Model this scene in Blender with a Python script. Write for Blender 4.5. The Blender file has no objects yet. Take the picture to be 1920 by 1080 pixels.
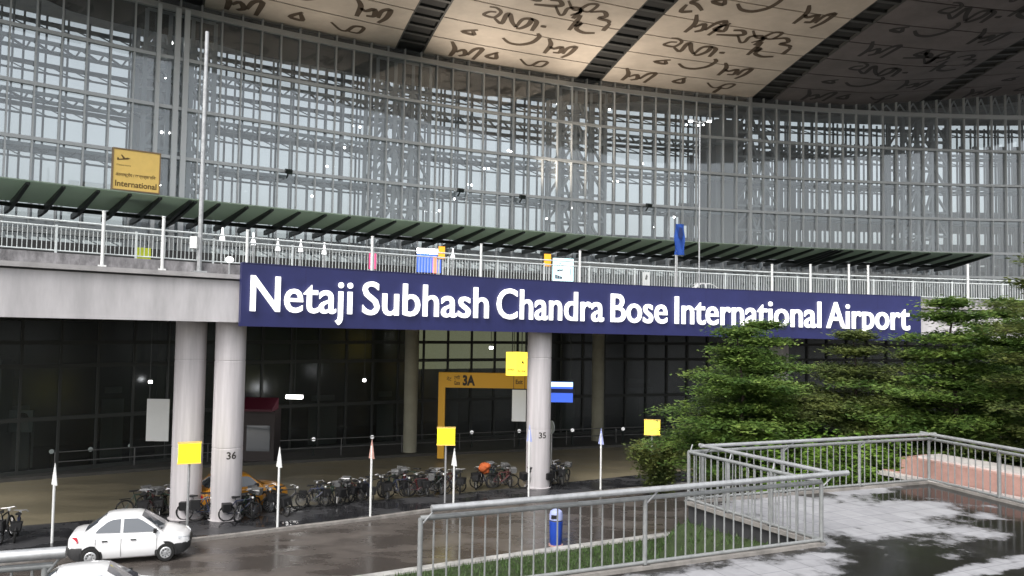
import bpy, math, random
from mathutils import Vector as V, Matrix
random.seed(7)
R_=math.radians
sc=bpy.context.scene
# ------------------------------------------------------------------ camera, sky, sun, exposure
F=1450.; H=8.2; ROLL=.016; PITCH=math.atan(65/F)
cam=bpy.data.objects.new('camera',bpy.data.cameras.new('camera')); sc.collection.objects.link(cam)
cam.data.sensor_width=36; cam.data.lens=F/1920*36; cam.data.clip_end=3000; cam.data.clip_start=.1
CM=Matrix.Rotation(math.pi/2+PITCH,3,'X')@Matrix.Rotation(ROLL,3,'Z')
cam.matrix_world=Matrix.Translation((0,0,H))@CM.to_4x4()
sc.camera=cam
SUN_EL,SUN_AZ=48.,205.      # azimuth measured from +Y clockwise: behind the viewer
w=bpy.data.worlds.new('World'); sc.world=w; w.use_nodes=True
nt=w.node_tree; bg=nt.nodes['Background']
sky=nt.nodes.new('ShaderNodeTexSky'); sky.sky_type='NISHITA'; sky.sun_disc=False
sky.sun_elevation=R_(SUN_EL); sky.sun_rotation=R_(SUN_AZ); sky.dust_density=4; sky.air_density=1.2
hs=nt.nodes.new('ShaderNodeHueSaturation'); hs.inputs['Saturation'].default_value=.2
nt.links.new(sky.outputs[0],hs.inputs['Color']); nt.links.new(hs.outputs[0],bg.inputs['Color'])
bg.inputs['Strength'].default_value=.15
sun=bpy.data.objects.new('sun',bpy.data.lights.new('sun','SUN')); sc.collection.objects.link(sun)
sun.data.energy=.6; sun.data.angle=R_(25); sun.data.color=(1,.96,.9)
az=R_(SUN_AZ); el=R_(SUN_EL)
sun.rotation_euler=(-V((math.sin(az)*math.cos(el),math.cos(az)*math.cos(el),math.sin(el)))).to_track_quat('-Z','Y').to_euler()
sc.view_settings.view_transform='Standard'; sc.view_settings.look='None'
sc.view_settings.exposure=1.0; sc.view_settings.gamma=1
sc.cycles.max_bounces=8; sc.cycles.transparent_max_bounces=16; sc.cycles.use_denoising=True
sc.cycles.sample_clamp_indirect=4
# ------------------------------------------------------------------ helpers: points
CP=V((0,0,H))
def ray(px,py): return CM@V(((px-960)/F,-(py-540)/F,-1.))
def G(px,py,z=0.):
    d=ray(px,py); return CP+d*((z-H)/d.z)
def proj(p):
    q=CM.transposed()@(V(p)-CP); return 960+F*q.x/-q.z, 540-F*q.y/-q.z
class Arc:
    def __init__(s,cx,cy,r): s.cx,s.cy,s.r=cx,cy,r
    def p(s,t,z=0.,dr=0.):
        t=R_(t); r=s.r+dr; return V((s.cx+r*math.cos(t),s.cy+r*math.sin(t),z))
    def t_of(s,px,z,dr=0.):
        lo,hi=70.,155.
        for _ in range(40):
            m=(lo+hi)/2
            if proj(s.p(m,z,dr))[0]>px: lo=m
            else: hi=m
        return (lo+hi)/2
    def hit(s,px,py,dr=0.):
        d=ray(px,py); z=H+5
        for _ in range(6):
            t=s.t_of(px,z,dr); q=s.p(t,0,dr); k=q.y/d.y; z=H+d.z*k
        return t,z
    def out(s,t): t=R_(t); return V((-math.cos(t),-math.sin(t),0))     # towards the viewer
    def tan(s,t): t=R_(t); return V((math.sin(t),-math.cos(t),0))      # to the right in the view
FAC=Arc(44.36,-43.59,111.07)
VIA=Arc(30.76,-27.88,71.9)
def lerp(a,b,t): return a+(b-a)*t
def table(pts):
    pts=sorted(pts)
    def f(x):
        if x<=pts[0][0]: a,b=pts[0],pts[1]
        elif x>=pts[-1][0]: a,b=pts[-2],pts[-1]
        else:
            for a,b in zip(pts,pts[1:]):
                if a[0]<=x<=b[0]: break
        return a[1]+(b[1]-a[1])*(x-a[0])/(b[0]-a[0])
    return f
# ------------------------------------------------------------------ helpers: meshes
class MB:
    def __init__(s): s.v=[]; s.f=[]; s.sm=False
    def add(s,vs,fs):
        n=len(s.v); s.v+= [tuple(v) for v in vs]; s.f+=[tuple(n+i for i in f) for f in fs]; return s
    def box(s,c,sz,ax=None,up=None):
        c=V(c); ux=V(ax).normalized() if ax is not None else V((1,0,0))
        uz=V(up).normalized() if up is not None else V((0,0,1)); uy=uz.cross(ux).normalized()
        x,y,z=ux*sz[0]/2,uy*sz[1]/2,uz*sz[2]/2
        vs=[c+a*x+b*y+d*z for a in(-1,1) for b in(-1,1) for d in(-1,1)]
        return s.add(vs,[(0,1,3,2),(4,6,7,5),(0,4,5,1),(2,3,7,6),(0,2,6,4),(1,5,7,3)])
    def bar(s,a,b,wd,ht=None,up=(0,0,1)):
        a,b=V(a),V(b); d=(b-a); L=d.length
        if L<1e-6: return s
        d.normalize(); u=V(up)
        if abs(d.dot(u))>.98: u=V((1,0,0)) if abs(d.x)<.9 else V((0,1,0))
        sd=d.cross(u).normalized(); u=sd.cross(d)
        ht=ht or wd; x,y=sd*wd/2,u*ht/2
        vs=[p+i*x+j*y for p in(a,b) for i,j in((-1,-1),(1,-1),(1,1),(-1,1))]
        return s.add(vs,[(3,2,1,0),(4,5,6,7),(0,1,5,4),(1,2,6,5),(2,3,7,6),(3,0,4,7)])
    def tube(s,pts,r,n=8,caps=True,r2=None):
        pts=[V(p) for p in pts]; rings=[]; m=len(pts)
        for i,p in enumerate(pts):
            d=(pts[min(i+1,m-1)]-pts[max(i-1,0)]).normalized()
            u=V((0,0,1)) if abs(d.z)<.95 else V((1,0,0))
            sd=d.cross(u).normalized(); u=sd.cross(d)
            rr=r if r2 is None else lerp(r,r2,i/max(1,m-1))
            rings.append([p+(sd*math.cos(2*math.pi*k/n)+u*math.sin(2*math.pi*k/n))*rr for k in range(n)])
        vs=[v for g in rings for v in g]; fs=[]
        for i in range(m-1):
            for k in range(n):
                fs.append((i*n+k,i*n+(k+1)%n,(i+1)*n+(k+1)%n,(i+1)*n+k))
        if caps: fs+= [tuple(range(n-1,-1,-1)),tuple((m-1)*n+k for k in range(n))]
        return s.add(vs,fs)
    def lathe(s,prof,n=24,c=(0,0,0)):
        c=V(c); vs=[]; m=len(prof)
        for r,z in prof:
            for k in range(n):
                a=2*math.pi*k/n; vs.append(c+V((r*math.cos(a),r*math.sin(a),z)))
        fs=[(i*n+k,i*n+(k+1)%n,(i+1)*n+(k+1)%n,(i+1)*n+k) for i in range(m-1) for k in range(n)]
        fs+=[tuple(range(n-1,-1,-1)),tuple((m-1)*n+k for k in range(n))]
        return s.add(vs,fs)
    def sphere(s,c,r,n=10,sz=1.):
        prof=[(max(1e-4,r*math.sin(math.pi*i/n)),-r*sz*math.cos(math.pi*i/n)) for i in range(n+1)]
        return s.lathe(prof,n+2,c)
    def sweep(s,secs,closed=True,caps=True):
        """secs: list of rings with equal counts"""
        n=len(secs[0]); m=len(secs); vs=[v for g in secs for v in g]; fs=[]
        for i in range(m-1):
            for k in range(n if closed else n-1):
                fs.append((i*n+k,(i+1)*n+k,(i+1)*n+(k+1)%n,i*n+(k+1)%n))
        if closed and caps: fs+=[tuple(range(n)),tuple((m-1)*n+k for k in range(n-1,-1,-1))]
        return s.add(vs,fs)
    def build(s,name,m,parent=None,smooth=False,shift=None):
        me=bpy.data.meshes.new(name); 
        vs=s.v if shift is None else [tuple(V(v)-V(shift)) for v in s.v]
        me.from_pydata(vs,[],s.f); me.validate(); me.materials.append(m)
        if smooth:
            me.polygons.foreach_set('use_smooth',[True]*len(me.polygons))
            try: me.set_sharp_from_angle(angle=R_(smooth if smooth is not True else 40))
            except Exception: pass
        me.update()
        o=bpy.data.objects.new(name,me); sc.collection.objects.link(o)
        if parent is not None: o.parent=parent
        return o
def empty(name,loc=(0,0,0),rz=0.):
    o=bpy.data.objects.new(name,None); sc.collection.objects.link(o); o.location=loc; o.rotation_euler=(0,0,rz); o.empty_display_size=.2
    return o
def tag(o,label=None,cat=None,group=None,kind=None):
    if label: o['label']=label
    if cat: o['category']=cat
    if group: o['group']=group
    if kind: o['kind']=kind
    return o
def copy_tree(o,parent=None):
    c=o.copy(); sc.collection.objects.link(c)
    if parent is not None: c.parent=parent
    for ch in list(o.children): copy_tree(ch,c)
    return c
_tc={}
def text_mesh(body,offset=0.,extrude=0.,res=3):
    k=(body,offset,extrude,res)
    if k in _tc: return _tc[k]
    cu=bpy.data.curves.new('t','FONT'); cu.body=body; cu.offset=offset; cu.extrude=extrude; cu.resolution_u=res
    o=bpy.data.objects.new('t',cu); sc.collection.objects.link(o)
    dg=bpy.context.evaluated_depsgraph_get(); dg.update()
    me=bpy.data.meshes.new_from_object(o.evaluated_get(dg))
    vs=[v.co.copy() for v in me.vertices]; fs=[tuple(p.vertices) for p in me.polygons]
    bpy.data.objects.remove(o); bpy.data.curves.remove(cu); bpy.data.meshes.remove(me)
    x0=min(v.x for v in vs); x1=max(v.x for v in vs); y0=min(v.y for v in vs); y1=max(v.y for v in vs)
    _tc[k]=(vs,fs,x0,x1,y0,y1); return _tc[k]
def text_on(mb,body,o,ux,uy,wd,ht,offset=.0,depth=.004):
    """text fitted in a wd x ht box whose lower left corner is o"""
    vs,fs,x0,x1,y0,y1=text_mesh(body,offset,.0)
    ux,uy=V(ux).normalized(),V(uy).normalized(); n=ux.cross(uy)
    mb.add([V(o)+ux*((v.x-x0)/(x1-x0)*wd)+uy*((v.y-y0)/(y1-y0)*ht)+n*depth for v in vs],fs)
# ------------------------------------------------------------------ helpers: materials
def mat(name,col,rough=.6,metal=0.,vary=.0,scale=3.,bump=0.,bscale=20.,emit=None,es=0.,col2=None,spec=.5,vscale=(1,1,1),coat=0.):
    m=bpy.data.materials.new(name); m.use_nodes=True; n=m.node_tree; b=n.nodes['Principled BSDF']
    b.inputs['Base Color'].default_value=(*col,1); b.inputs['Roughness'].default_value=rough; b.inputs['Metallic'].default_value=metal
    b.inputs['Specular IOR Level'].default_value=spec; b.inputs['Coat Weight'].default_value=coat
    if emit: b.inputs['Emission Color'].default_value=(*emit,1); b.inputs['Emission Strength'].default_value=es
    if vary or bump:
        tc=n.nodes.new('ShaderNodeTexCoord'); mp=n.nodes.new('ShaderNodeMapping'); mp.inputs['Scale'].default_value=vscale
        n.links.new(tc.outputs['Object'],mp.inputs[0])
    if vary:
        no=n.nodes.new('ShaderNodeTexNoise'); no.inputs['Scale'].default_value=scale; no.inputs['Detail'].default_value=6; no.inputs['Roughness'].default_value=.65
        n.links.new(mp.outputs[0],no.inputs['Vector'])
        cr=n.nodes.new('ShaderNodeValToRGB'); cr.color_ramp.elements[0].position=.35; cr.color_ramp.elements[1].position=.68
        c2=col2 or tuple(c*(1-vary) for c in col)
        cr.color_ramp.elements[0].color=(*c2,1); cr.color_ramp.elements[1].color=(*col,1)
        n.links.new(no.outputs['Fac'],cr.inputs[0]); n.links.new(cr.outputs[0],b.inputs['Base Color'])
    if bump:
        nb=n.nodes.new('ShaderNodeTexNoise'); nb.inputs['Scale'].default_value=bscale; nb.inputs['Detail'].default_value=4
        n.links.new(mp.outputs[0],nb.inputs['Vector'])
        bp=n.nodes.new('ShaderNodeBump'); bp.inputs['Strength'].default_value=bump; bp.inputs['Distance'].default_value=.02
        n.links.new(nb.outputs['Fac'],bp.inputs['Height']); n.links.new(bp.outputs[0],b.inputs['Normal'])
    return m
def glass(name,tint,refl=1.,base=.04,rough=.02,haze=0.):
    m=bpy.data.materials.new(name); m.use_nodes=True; n=m.node_tree
    n.nodes.remove(n.nodes['Principled BSDF']); out=n.nodes['Material Output']
    tr=n.nodes.new('ShaderNodeBsdfTransparent'); tr.inputs[0].default_value=(*tint,1)
    gl=n.nodes.new('ShaderNodeBsdfGlossy'); gl.inputs['Roughness'].default_value=rough; gl.inputs[0].default_value=(.9,.95,1,1)
    fr=n.nodes.new('ShaderNodeFresnel'); fr.inputs['IOR'].default_value=1.5
    mu=n.nodes.new('ShaderNodeMath'); mu.operation='MULTIPLY_ADD'; mu.inputs[1].default_value=refl; mu.inputs[2].default_value=base; mu.use_clamp=True
    mx=n.nodes.new('ShaderNodeMixShader')
    n.links.new(fr.outputs[0],mu.inputs[0]); n.links.new(mu.outputs[0],mx.inputs[0]); n.links.new(tr.outputs[0],mx.inputs[1]); n.links.new(gl.outputs[0],mx.inputs[2])
    last=mx
    if haze:      # uneven pale film standing in for the sky's reflected haze on the panes
        tc=n.nodes.new('ShaderNodeTexCoord'); mp=n.nodes.new('ShaderNodeMapping'); mp.inputs['Scale'].default_value=(.5,.5,.12); no=n.nodes.new('ShaderNodeTexNoise'); no.inputs['Scale'].default_value=1.; no.inputs['Detail'].default_value=5
        n.links.new(tc.outputs['Object'],mp.inputs[0]); n.links.new(mp.outputs[0],no.inputs['Vector'])
        mr=n.nodes.new('ShaderNodeMapRange'); mr.inputs['From Min'].default_value=.3; mr.inputs['From Max'].default_value=.7; mr.inputs['To Min'].default_value=haze*.6; mr.inputs['To Max'].default_value=haze*1.4
        n.links.new(no.outputs['Fac'],mr.inputs['Value'])
        df=n.nodes.new('ShaderNodeBsdfDiffuse'); df.inputs[0].default_value=(.62,.65,.67,1); m2=n.nodes.new('ShaderNodeMixShader')
        n.links.new(mr.outputs[0],m2.inputs[0]); n.links.new(mx.outputs[0],m2.inputs[1]); n.links.new(df.outputs[0],m2.inputs[2]); last=m2
    n.links.new(last.outputs[0],out.inputs[0]); return m
M={}
M['concrete']=mat('weathered concrete',(.58,.56,.57),.8,vary=.30,scale=1.1,bump=.15,bscale=9,vscale=(1,1,.22))
M['pale_concrete']=mat('pale concrete',(.52,.50,.50),.75,vary=.35,scale=1.2,bump=.2,bscale=6)
M['stain_concrete']=mat('stained concrete',(.33,.32,.33),.85,vary=.75,scale=2.2,bump=.3,vscale=(1,1,.5))
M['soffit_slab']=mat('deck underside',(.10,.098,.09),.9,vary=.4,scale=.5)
M['column']=mat('painted column',(.57,.54,.555),.55,vary=.26,scale=2.2,vscale=(1.6,1.6,.10))
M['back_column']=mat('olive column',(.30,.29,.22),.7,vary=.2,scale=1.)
M['joint']=mat('joint shadow grey',(.12,.12,.12),.8)
M['ink']=mat('dark lettering',(.03,.025,.02),.6)
M['sign_blue']=mat('sign panel blue',(.022,.026,.115),.4,vary=.22,scale=.5)
M['sign_edge']=mat('sign edge blue',(.02,.02,.09),.4)
M['white_glow']=mat('lit white letters',(.8,.8,.8),.4,emit=(1,.99,1),es=.55)
M['steel']=mat('galvanised steel',(.50,.51,.52),.35,metal=.5,vary=.3,scale=6,bump=.05,bscale=40)
M['rail_paint']=mat('grey painted rail',(.29,.30,.30),.42,metal=.2,vary=.25,scale=8)
M['deck_rail']=mat('white deck rail',(.62,.66,.66),.5,vary=.15,scale=5)
M['mullion']=mat('aluminium mullion',(.47,.49,.50),.4,metal=.3)
M['white_mullion']=mat('white mullion',(.62,.65,.67),.45)
M['truss']=mat('grey blue truss',(.25,.28,.30),.6)
M['lattice']=mat('pale lattice steel',(.40,.42,.44),.55)
M['dark_steel']=mat('dark green steel',(.012,.018,.016),.45)
M['green_glass']=mat('green canopy glass',(.36,.44,.37),.3,vary=.3,scale=.3,spec=.6)
_n=M['green_glass'].node_tree; _t=_n.nodes.new('ShaderNodeBsdfTranslucent'); _t.inputs[0].default_value=(.58,.68,.58,1); _x=_n.nodes.new('ShaderNodeMixShader'); _x.inputs[0].default_value=.5
_n.links.new(_n.nodes['Principled BSDF'].outputs[0],_x.inputs[1]); _n.links.new(_t.outputs[0],_x.inputs[2]); _n.links.new(_x.outputs[0],_n.nodes['Material Output'].inputs[0])
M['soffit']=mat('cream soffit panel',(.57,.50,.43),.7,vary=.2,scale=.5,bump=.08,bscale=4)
M['soffit_grey']=mat('dark grey soffit panel',(.17,.15,.15),.7,vary=.3,scale=.5)  # darker colour than the other soffit panels, used in the last bays
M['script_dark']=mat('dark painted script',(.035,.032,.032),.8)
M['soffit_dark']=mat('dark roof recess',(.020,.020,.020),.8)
M['rib_steel']=mat('grey roof rib',(.05,.05,.048),.6)
M['script']=mat('brown painted script',(.085,.060,.040),.8)
M['front_glass']=glass('facade glass',(.86,.90,.915),1.2,.075,.03,.135)
M['rear_glass']=glass('rear hall glass',(.60,.625,.63),.5,.0)
M['low_glass']=glass('dark arrivals glass',(.25,.28,.27),1.,.02,.22)
M['hall']=mat('hall interior grey',(.40,.41,.42),.8,vary=.15,scale=.3)
M['hall_ceiling']=mat('hall ceiling',(.50,.50,.50),.7,vary=.25,scale=.25)
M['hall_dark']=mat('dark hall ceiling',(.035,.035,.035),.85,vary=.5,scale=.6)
M['cream_wall']=mat('warm interior wall',(.60,.55,.40),.8,emit=(1,.86,.55),es=.12)
M['lamp']=mat('lit lamp',(.9,.9,.9),.4,emit=(1,.98,.95),es=9)
M['yellow_board']=mat('yellow sign board',(.80,.55,.15),.45,vary=.08,scale=2)
M['yellow_glow']=mat('backlit yellow box',(.8,.7,.02),.4,emit=(1,.88,.01),es=.75)
M['yellow_warm']=mat('backlit warm yellow box',(.8,.65,.05),.4,emit=(1,.75,.08),es=.8)
M['gantry']=mat('amber gantry',(.55,.29,.02),.5,emit=(1,.5,.02),es=.05)
M['white_panel']=mat('white panel',(.70,.71,.70),.5,vary=.06,scale=1)
M['grey_panel']=mat('grey panel',(.30,.33,.32),.6)
M['screen_cyan']=mat('lit pale screen',(.5,.8,.85),.3,emit=(.62,.95,1),es=.85)
M['screen_blue']=mat('lit blue screen',(.05,.12,.6),.3,emit=(.07,.17,.85),es=.45)
M['screen_pink']=mat('lit magenta screen',(.6,.05,.15),.3,emit=(.9,.08,.22),es=.5)
M['screen_orange']=mat('lit orange screen',(.8,.3,.02),.3,emit=(1,.42,.03),es=.45)
M['red_awning']=mat('dark red awning',(.045,.005,.013),.6,emit=(.5,.01,.07),es=.008)
M['flag']=mat('blue flag cloth',(.01,.07,.36),.7,vary=.3,scale=2)
M['car_white']=mat('white car paint',(.80,.80,.81),.25,coat=.6)
M['car_black']=mat('black plastic',(.012,.012,.013),.5)
M['car_glass']=mat('dark car glass',(.085,.095,.11),.06,spec=.8,coat=.5)
M['tail']=mat('red tail light',(.45,.01,.03),.2,coat=.6)
M['head']=mat('clear head light',(.6,.62,.64),.12,coat=.8)
M['tyre']=mat('tyre rubber',(.012,.012,.012),.85)
M['rim']=mat('silver wheel cover',(.50,.51,.52),.35,metal=.6)
M['taxi']=mat('taxi yellow paint',(.55,.24,.02),.3,coat=.5)
M['bike']=mat('dark bicycle paint',(.012,.013,.014),.4,vary=.3,scale=4)
M['bike_chrome']=mat('bicycle metal',(.35,.35,.36),.3,metal=.8)
M['orange_cloth']=mat('orange cloth',(.60,.13,.03),.8,vary=.5,scale=4)
M['bin_blue']=mat('blue bin plastic',(.012,.055,.36),.4)
M['bin_hood']=mat('pale blue bin hood',(.35,.40,.68),.4)
M['granite']=mat('red granite cladding',(.56,.33,.28),.35,vary=.25,scale=3,bump=.03)
M['granite_cap']=mat('pale granite cap',(.62,.58,.56),.4,vary=.2,scale=4)
M['bark']=mat('grey brown bark',(.07,.055,.042),.9,vary=.5,scale=8,bump=.5,bscale=25,vscale=(1,1,.2))
M['globe']=mat('white globe',(.8,.8,.8),.3,emit=(1,1,1),es=.28)
M['dim_rail']=mat('dull grey rail',(.10,.10,.10),.5)
M['hivis']=mat('yellow green plastic',(.55,.62,.03),.5)
# ------------------------------------------------------------------ wet ground materials
def wet(name,dry,wetc,scale,lo,hi,r_wet,r_dry,stretch=(1,1,1),bump=.15,extra=None,rot=0.):
    m=bpy.data.materials.new(name); m.use_nodes=True; n=m.node_tree; b=n.nodes['Principled BSDF']; L=n.links.new
    tc=n.nodes.new('ShaderNodeTexCoord'); mp=n.nodes.new('ShaderNodeMapping'); mp.inputs['Scale'].default_value=stretch; mp.inputs['Rotation'].default_value=(0,0,rot)
    L(tc.outputs['Object'],mp.inputs[0])
    no=n.nodes.new('ShaderNodeTexNoise'); no.inputs['Scale'].default_value=scale; no.inputs['Detail'].default_value=7; no.inputs['Roughness'].default_value=.6
    L(mp.outputs[0],no.inputs['Vector']); fac=no.outputs['Fac']
    if extra: fac=extra(n,L,tc,fac)
    cr=n.nodes.new('ShaderNodeMapRange'); cr.inputs['From Min'].default_value=lo; cr.inputs['From Max'].default_value=hi; cr.interpolation_type='SMOOTHSTEP'
    L(fac,cr.inputs['Value'])
    n2=n.nodes.new('ShaderNodeTexNoise'); n2.inputs['Scale'].default_value=4.; n2.inputs['Detail'].default_value=8
    L(tc.outputs['Object'],n2.inputs['Vector'])
    mxd=n.nodes.new('ShaderNodeMix'); mxd.data_type='RGBA'; mxd.inputs['A'].default_value=(*[c*.72 for c in dry],1); mxd.inputs['B'].default_value=(*[c*1.2 for c in dry],1)
    L(n2.outputs['Fac'],mxd.inputs['Factor'])
    mxc=n.nodes.new('ShaderNodeMix'); mxc.data_type='RGBA'; mxc.inputs['A'].default_value=(*wetc,1)
    L(mxd.outputs['Result'],mxc.inputs['B']); L(cr.outputs[0],mxc.inputs['Factor']); L(mxc.outputs['Result'],b.inputs['Base Color'])
    rr=n.nodes.new('ShaderNodeMapRange'); rr.inputs['To Min'].default_value=r_wet; rr.inputs['To Max'].default_value=r_dry
    L(cr.outputs[0],rr.inputs['Value']); L(rr.outputs[0],b.inputs['Roughness'])
    nb=n.nodes.new('ShaderNodeTexNoise'); nb.inputs['Scale'].default_value=2.5; nb.inputs['Detail'].default_value=5; L(tc.outputs['Object'],nb.inputs['Vector'])
    bp=n.nodes.new('ShaderNodeBump'); bp.inputs['Strength'].default_value=bump; bp.inputs['Distance'].default_value=.03
    L(nb.outputs['Fac'],bp.inputs['Height']); L(bp.outputs[0],b.inputs['Normal'])
    return m
M['road']=wet('wet road',(.115,.100,.090),(.060,.052,.047),.35,.40,.66,.20,.45,(1,2.2,1),.12,rot=-.45)
M['underpass_road']=wet('wet olive road',(.25,.215,.145),(.17,.148,.10),.25,.36,.66,.34,.5,(1,3,1),.06,rot=-.45)
M['median']=wet('wet dark median',(.052,.052,.055),(.020,.020,.022),.5,.42,.6,.08,.45,(1,1.5,1),.3)
M['pavement']=mat('dark pavement',(.06,.058,.052),.5,vary=.3,scale=1)
M['kerb']=mat('grey kerb',(.30,.28,.26),.55,vary=.45,scale=2.5,bump=.2)
M['kerb_white']=mat('pale worn kerb',(.50,.49,.47),.55,vary=.5,scale=2.,bump=.2)
M['earth']=mat('wet earth',(.05,.045,.03),.8,vary=.4,scale=1.5,bump=.4)
M['grass']=mat('grass blade',(.055,.105,.022),.6,vary=.5,scale=2.,col2=(.03,.065,.012))
def plaza_mask(n,L,tc,fac):
    """puddles: the dry paving keeps to one large patch and two long streaks"""
    res=None
    for (cx,cy,rx,ry,a) in [(7.75,18.3,2.75,2.15,.25),(8.6,14.3,.22,1.9,-1.05),(3.6,13.5,2.6,.62,.42),(9.3,20.9,1.2,.45,.3),(9.5,14.6,.16,1.5,-1.15),(5.9,14.9,.5,.18,.3)]:
        mp=n.nodes.new('ShaderNodeMapping'); mp.vector_type='TEXTURE'; mp.inputs['Location'].default_value=(cx,cy,3.86); mp.inputs['Rotation'].default_value=(0,0,a); mp.inputs['Scale'].default_value=(rx,ry,50)
        L(tc.outputs['Object'],mp.inputs[0])
        le=n.nodes.new('ShaderNodeVectorMath'); le.operation='LENGTH'; L(mp.outputs[0],le.inputs[0])
        s=n.nodes.new('ShaderNodeMath'); s.operation='SUBTRACT'; s.inputs[0].default_value=1.; L(le.outputs['Value'],s.inputs[1])
        if res is None: res=s.outputs[0]
        else:
            mx=n.nodes.new('ShaderNodeMath'); mx.operation='MAXIMUM'; L(res,mx.inputs[0]); L(s.outputs[0],mx.inputs[1]); res=mx.outputs[0]
    ma=n.nodes.new('ShaderNodeMath'); ma.operation='MULTIPLY_ADD'; ma.inputs[1].default_value=3.4; ma.inputs[2].default_value=-1.7; L(fac,ma.inputs[0])
    ad=n.nodes.new('ShaderNodeMath'); ad.operation='ADD'; L(ma.outputs[0],ad.inputs[0]); L(res,ad.inputs[1]); return ad.outputs[0]
def add_tiles(m,dark,size=.6,rot=.417):
    n=m.node_tree; L=n.links.new; b=n.nodes['Principled BSDF']
    src=b.inputs['Base Color'].links[0].from_socket
    tc=n.nodes.new('ShaderNodeTexCoord'); mp=n.nodes.new('ShaderNodeMapping'); mp.inputs['Rotation'].default_value=(0,0,-rot); L(tc.outputs['Object'],mp.inputs[0])
    br=n.nodes.new('ShaderNodeTexBrick'); br.offset=0; br.inputs['Scale'].default_value=1; br.inputs['Brick Width'].default_value=size; br.inputs['Row Height'].default_value=size
    br.inputs['Mortar Size'].default_value=.009; br.inputs['Color1'].default_value=(1,1,1,1); br.inputs['Color2'].default_value=(.86,.86,.87,1); br.inputs['Mortar'].default_value=(dark,dark,dark,1)
    L(mp.outputs[0],br.inputs['Vector'])
    mx=n.nodes.new('ShaderNodeMix'); mx.data_type='RGBA'; mx.blend_type='MULTIPLY'; mx.inputs['Factor'].default_value=1
    L(src,mx.inputs['A']); L(br.outputs['Color'],mx.inputs['B']); L(mx.outputs['Result'],b.inputs['Base Color'])
M['plaza']=wet('wet plaza paving',(.34,.34,.355),(.020,.019,.018),1.1,-.34,.26,.11,.55,(1,1,1),.05,extra=plaza_mask)
add_tiles(M['plaza'],.55); M['plaza'].node_tree.nodes['Principled BSDF'].inputs['Specular IOR Level'].default_value=.14
# ------------------------------------------------------------------ terminal building dimensions
ZD=H+1.9           # departures deck
ZT=H+18.75         # facade head rail
ZLEV=[H+6.7,H+9.65,H+12.67,H+15.7]
STR=[141.2,133.4,125.6,117.9,110.3,102.1,94.0,86.0,78.0]   # roof beams along the facade arc
STEP=math.degrees(1.24/FAC.r)
T0=FAC.t_of(1405,H+15)
def zsof(t): return ZT+.62+ (0 if t>98 else min(3.2,(98-t)*.19))
TILT=.10
def rt(t,dr): return t+TILT*(-dr)      # the roof beams lean a little off the radial line
term=empty('terminal_building',FAC.p(110,0)); term_loc=V(FAC.p(110,0))
tag(term,'airport terminal with tall curved glass facade and cream roof overhang lettered in brown script','terminal')
def tb(mb,name,m,parent=None,smooth=False):
    p=parent or term
    return mb.build(name,m,p,smooth,shift=term_loc)
reflection_edge=table([(-260,-70),(0,-30),(90,0),(133,20),(215,42),(265,52),(300,62),(350,70),(400,80),(480,103),(560,118),(640,132),(700,145),(750,158),(800,163),(850,167),(905,180),(960,180),(1020,183),(1090,195),(1150,193),(1200,190),(1280,193),(1340,203),(1380,200),(1420,205)])
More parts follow.
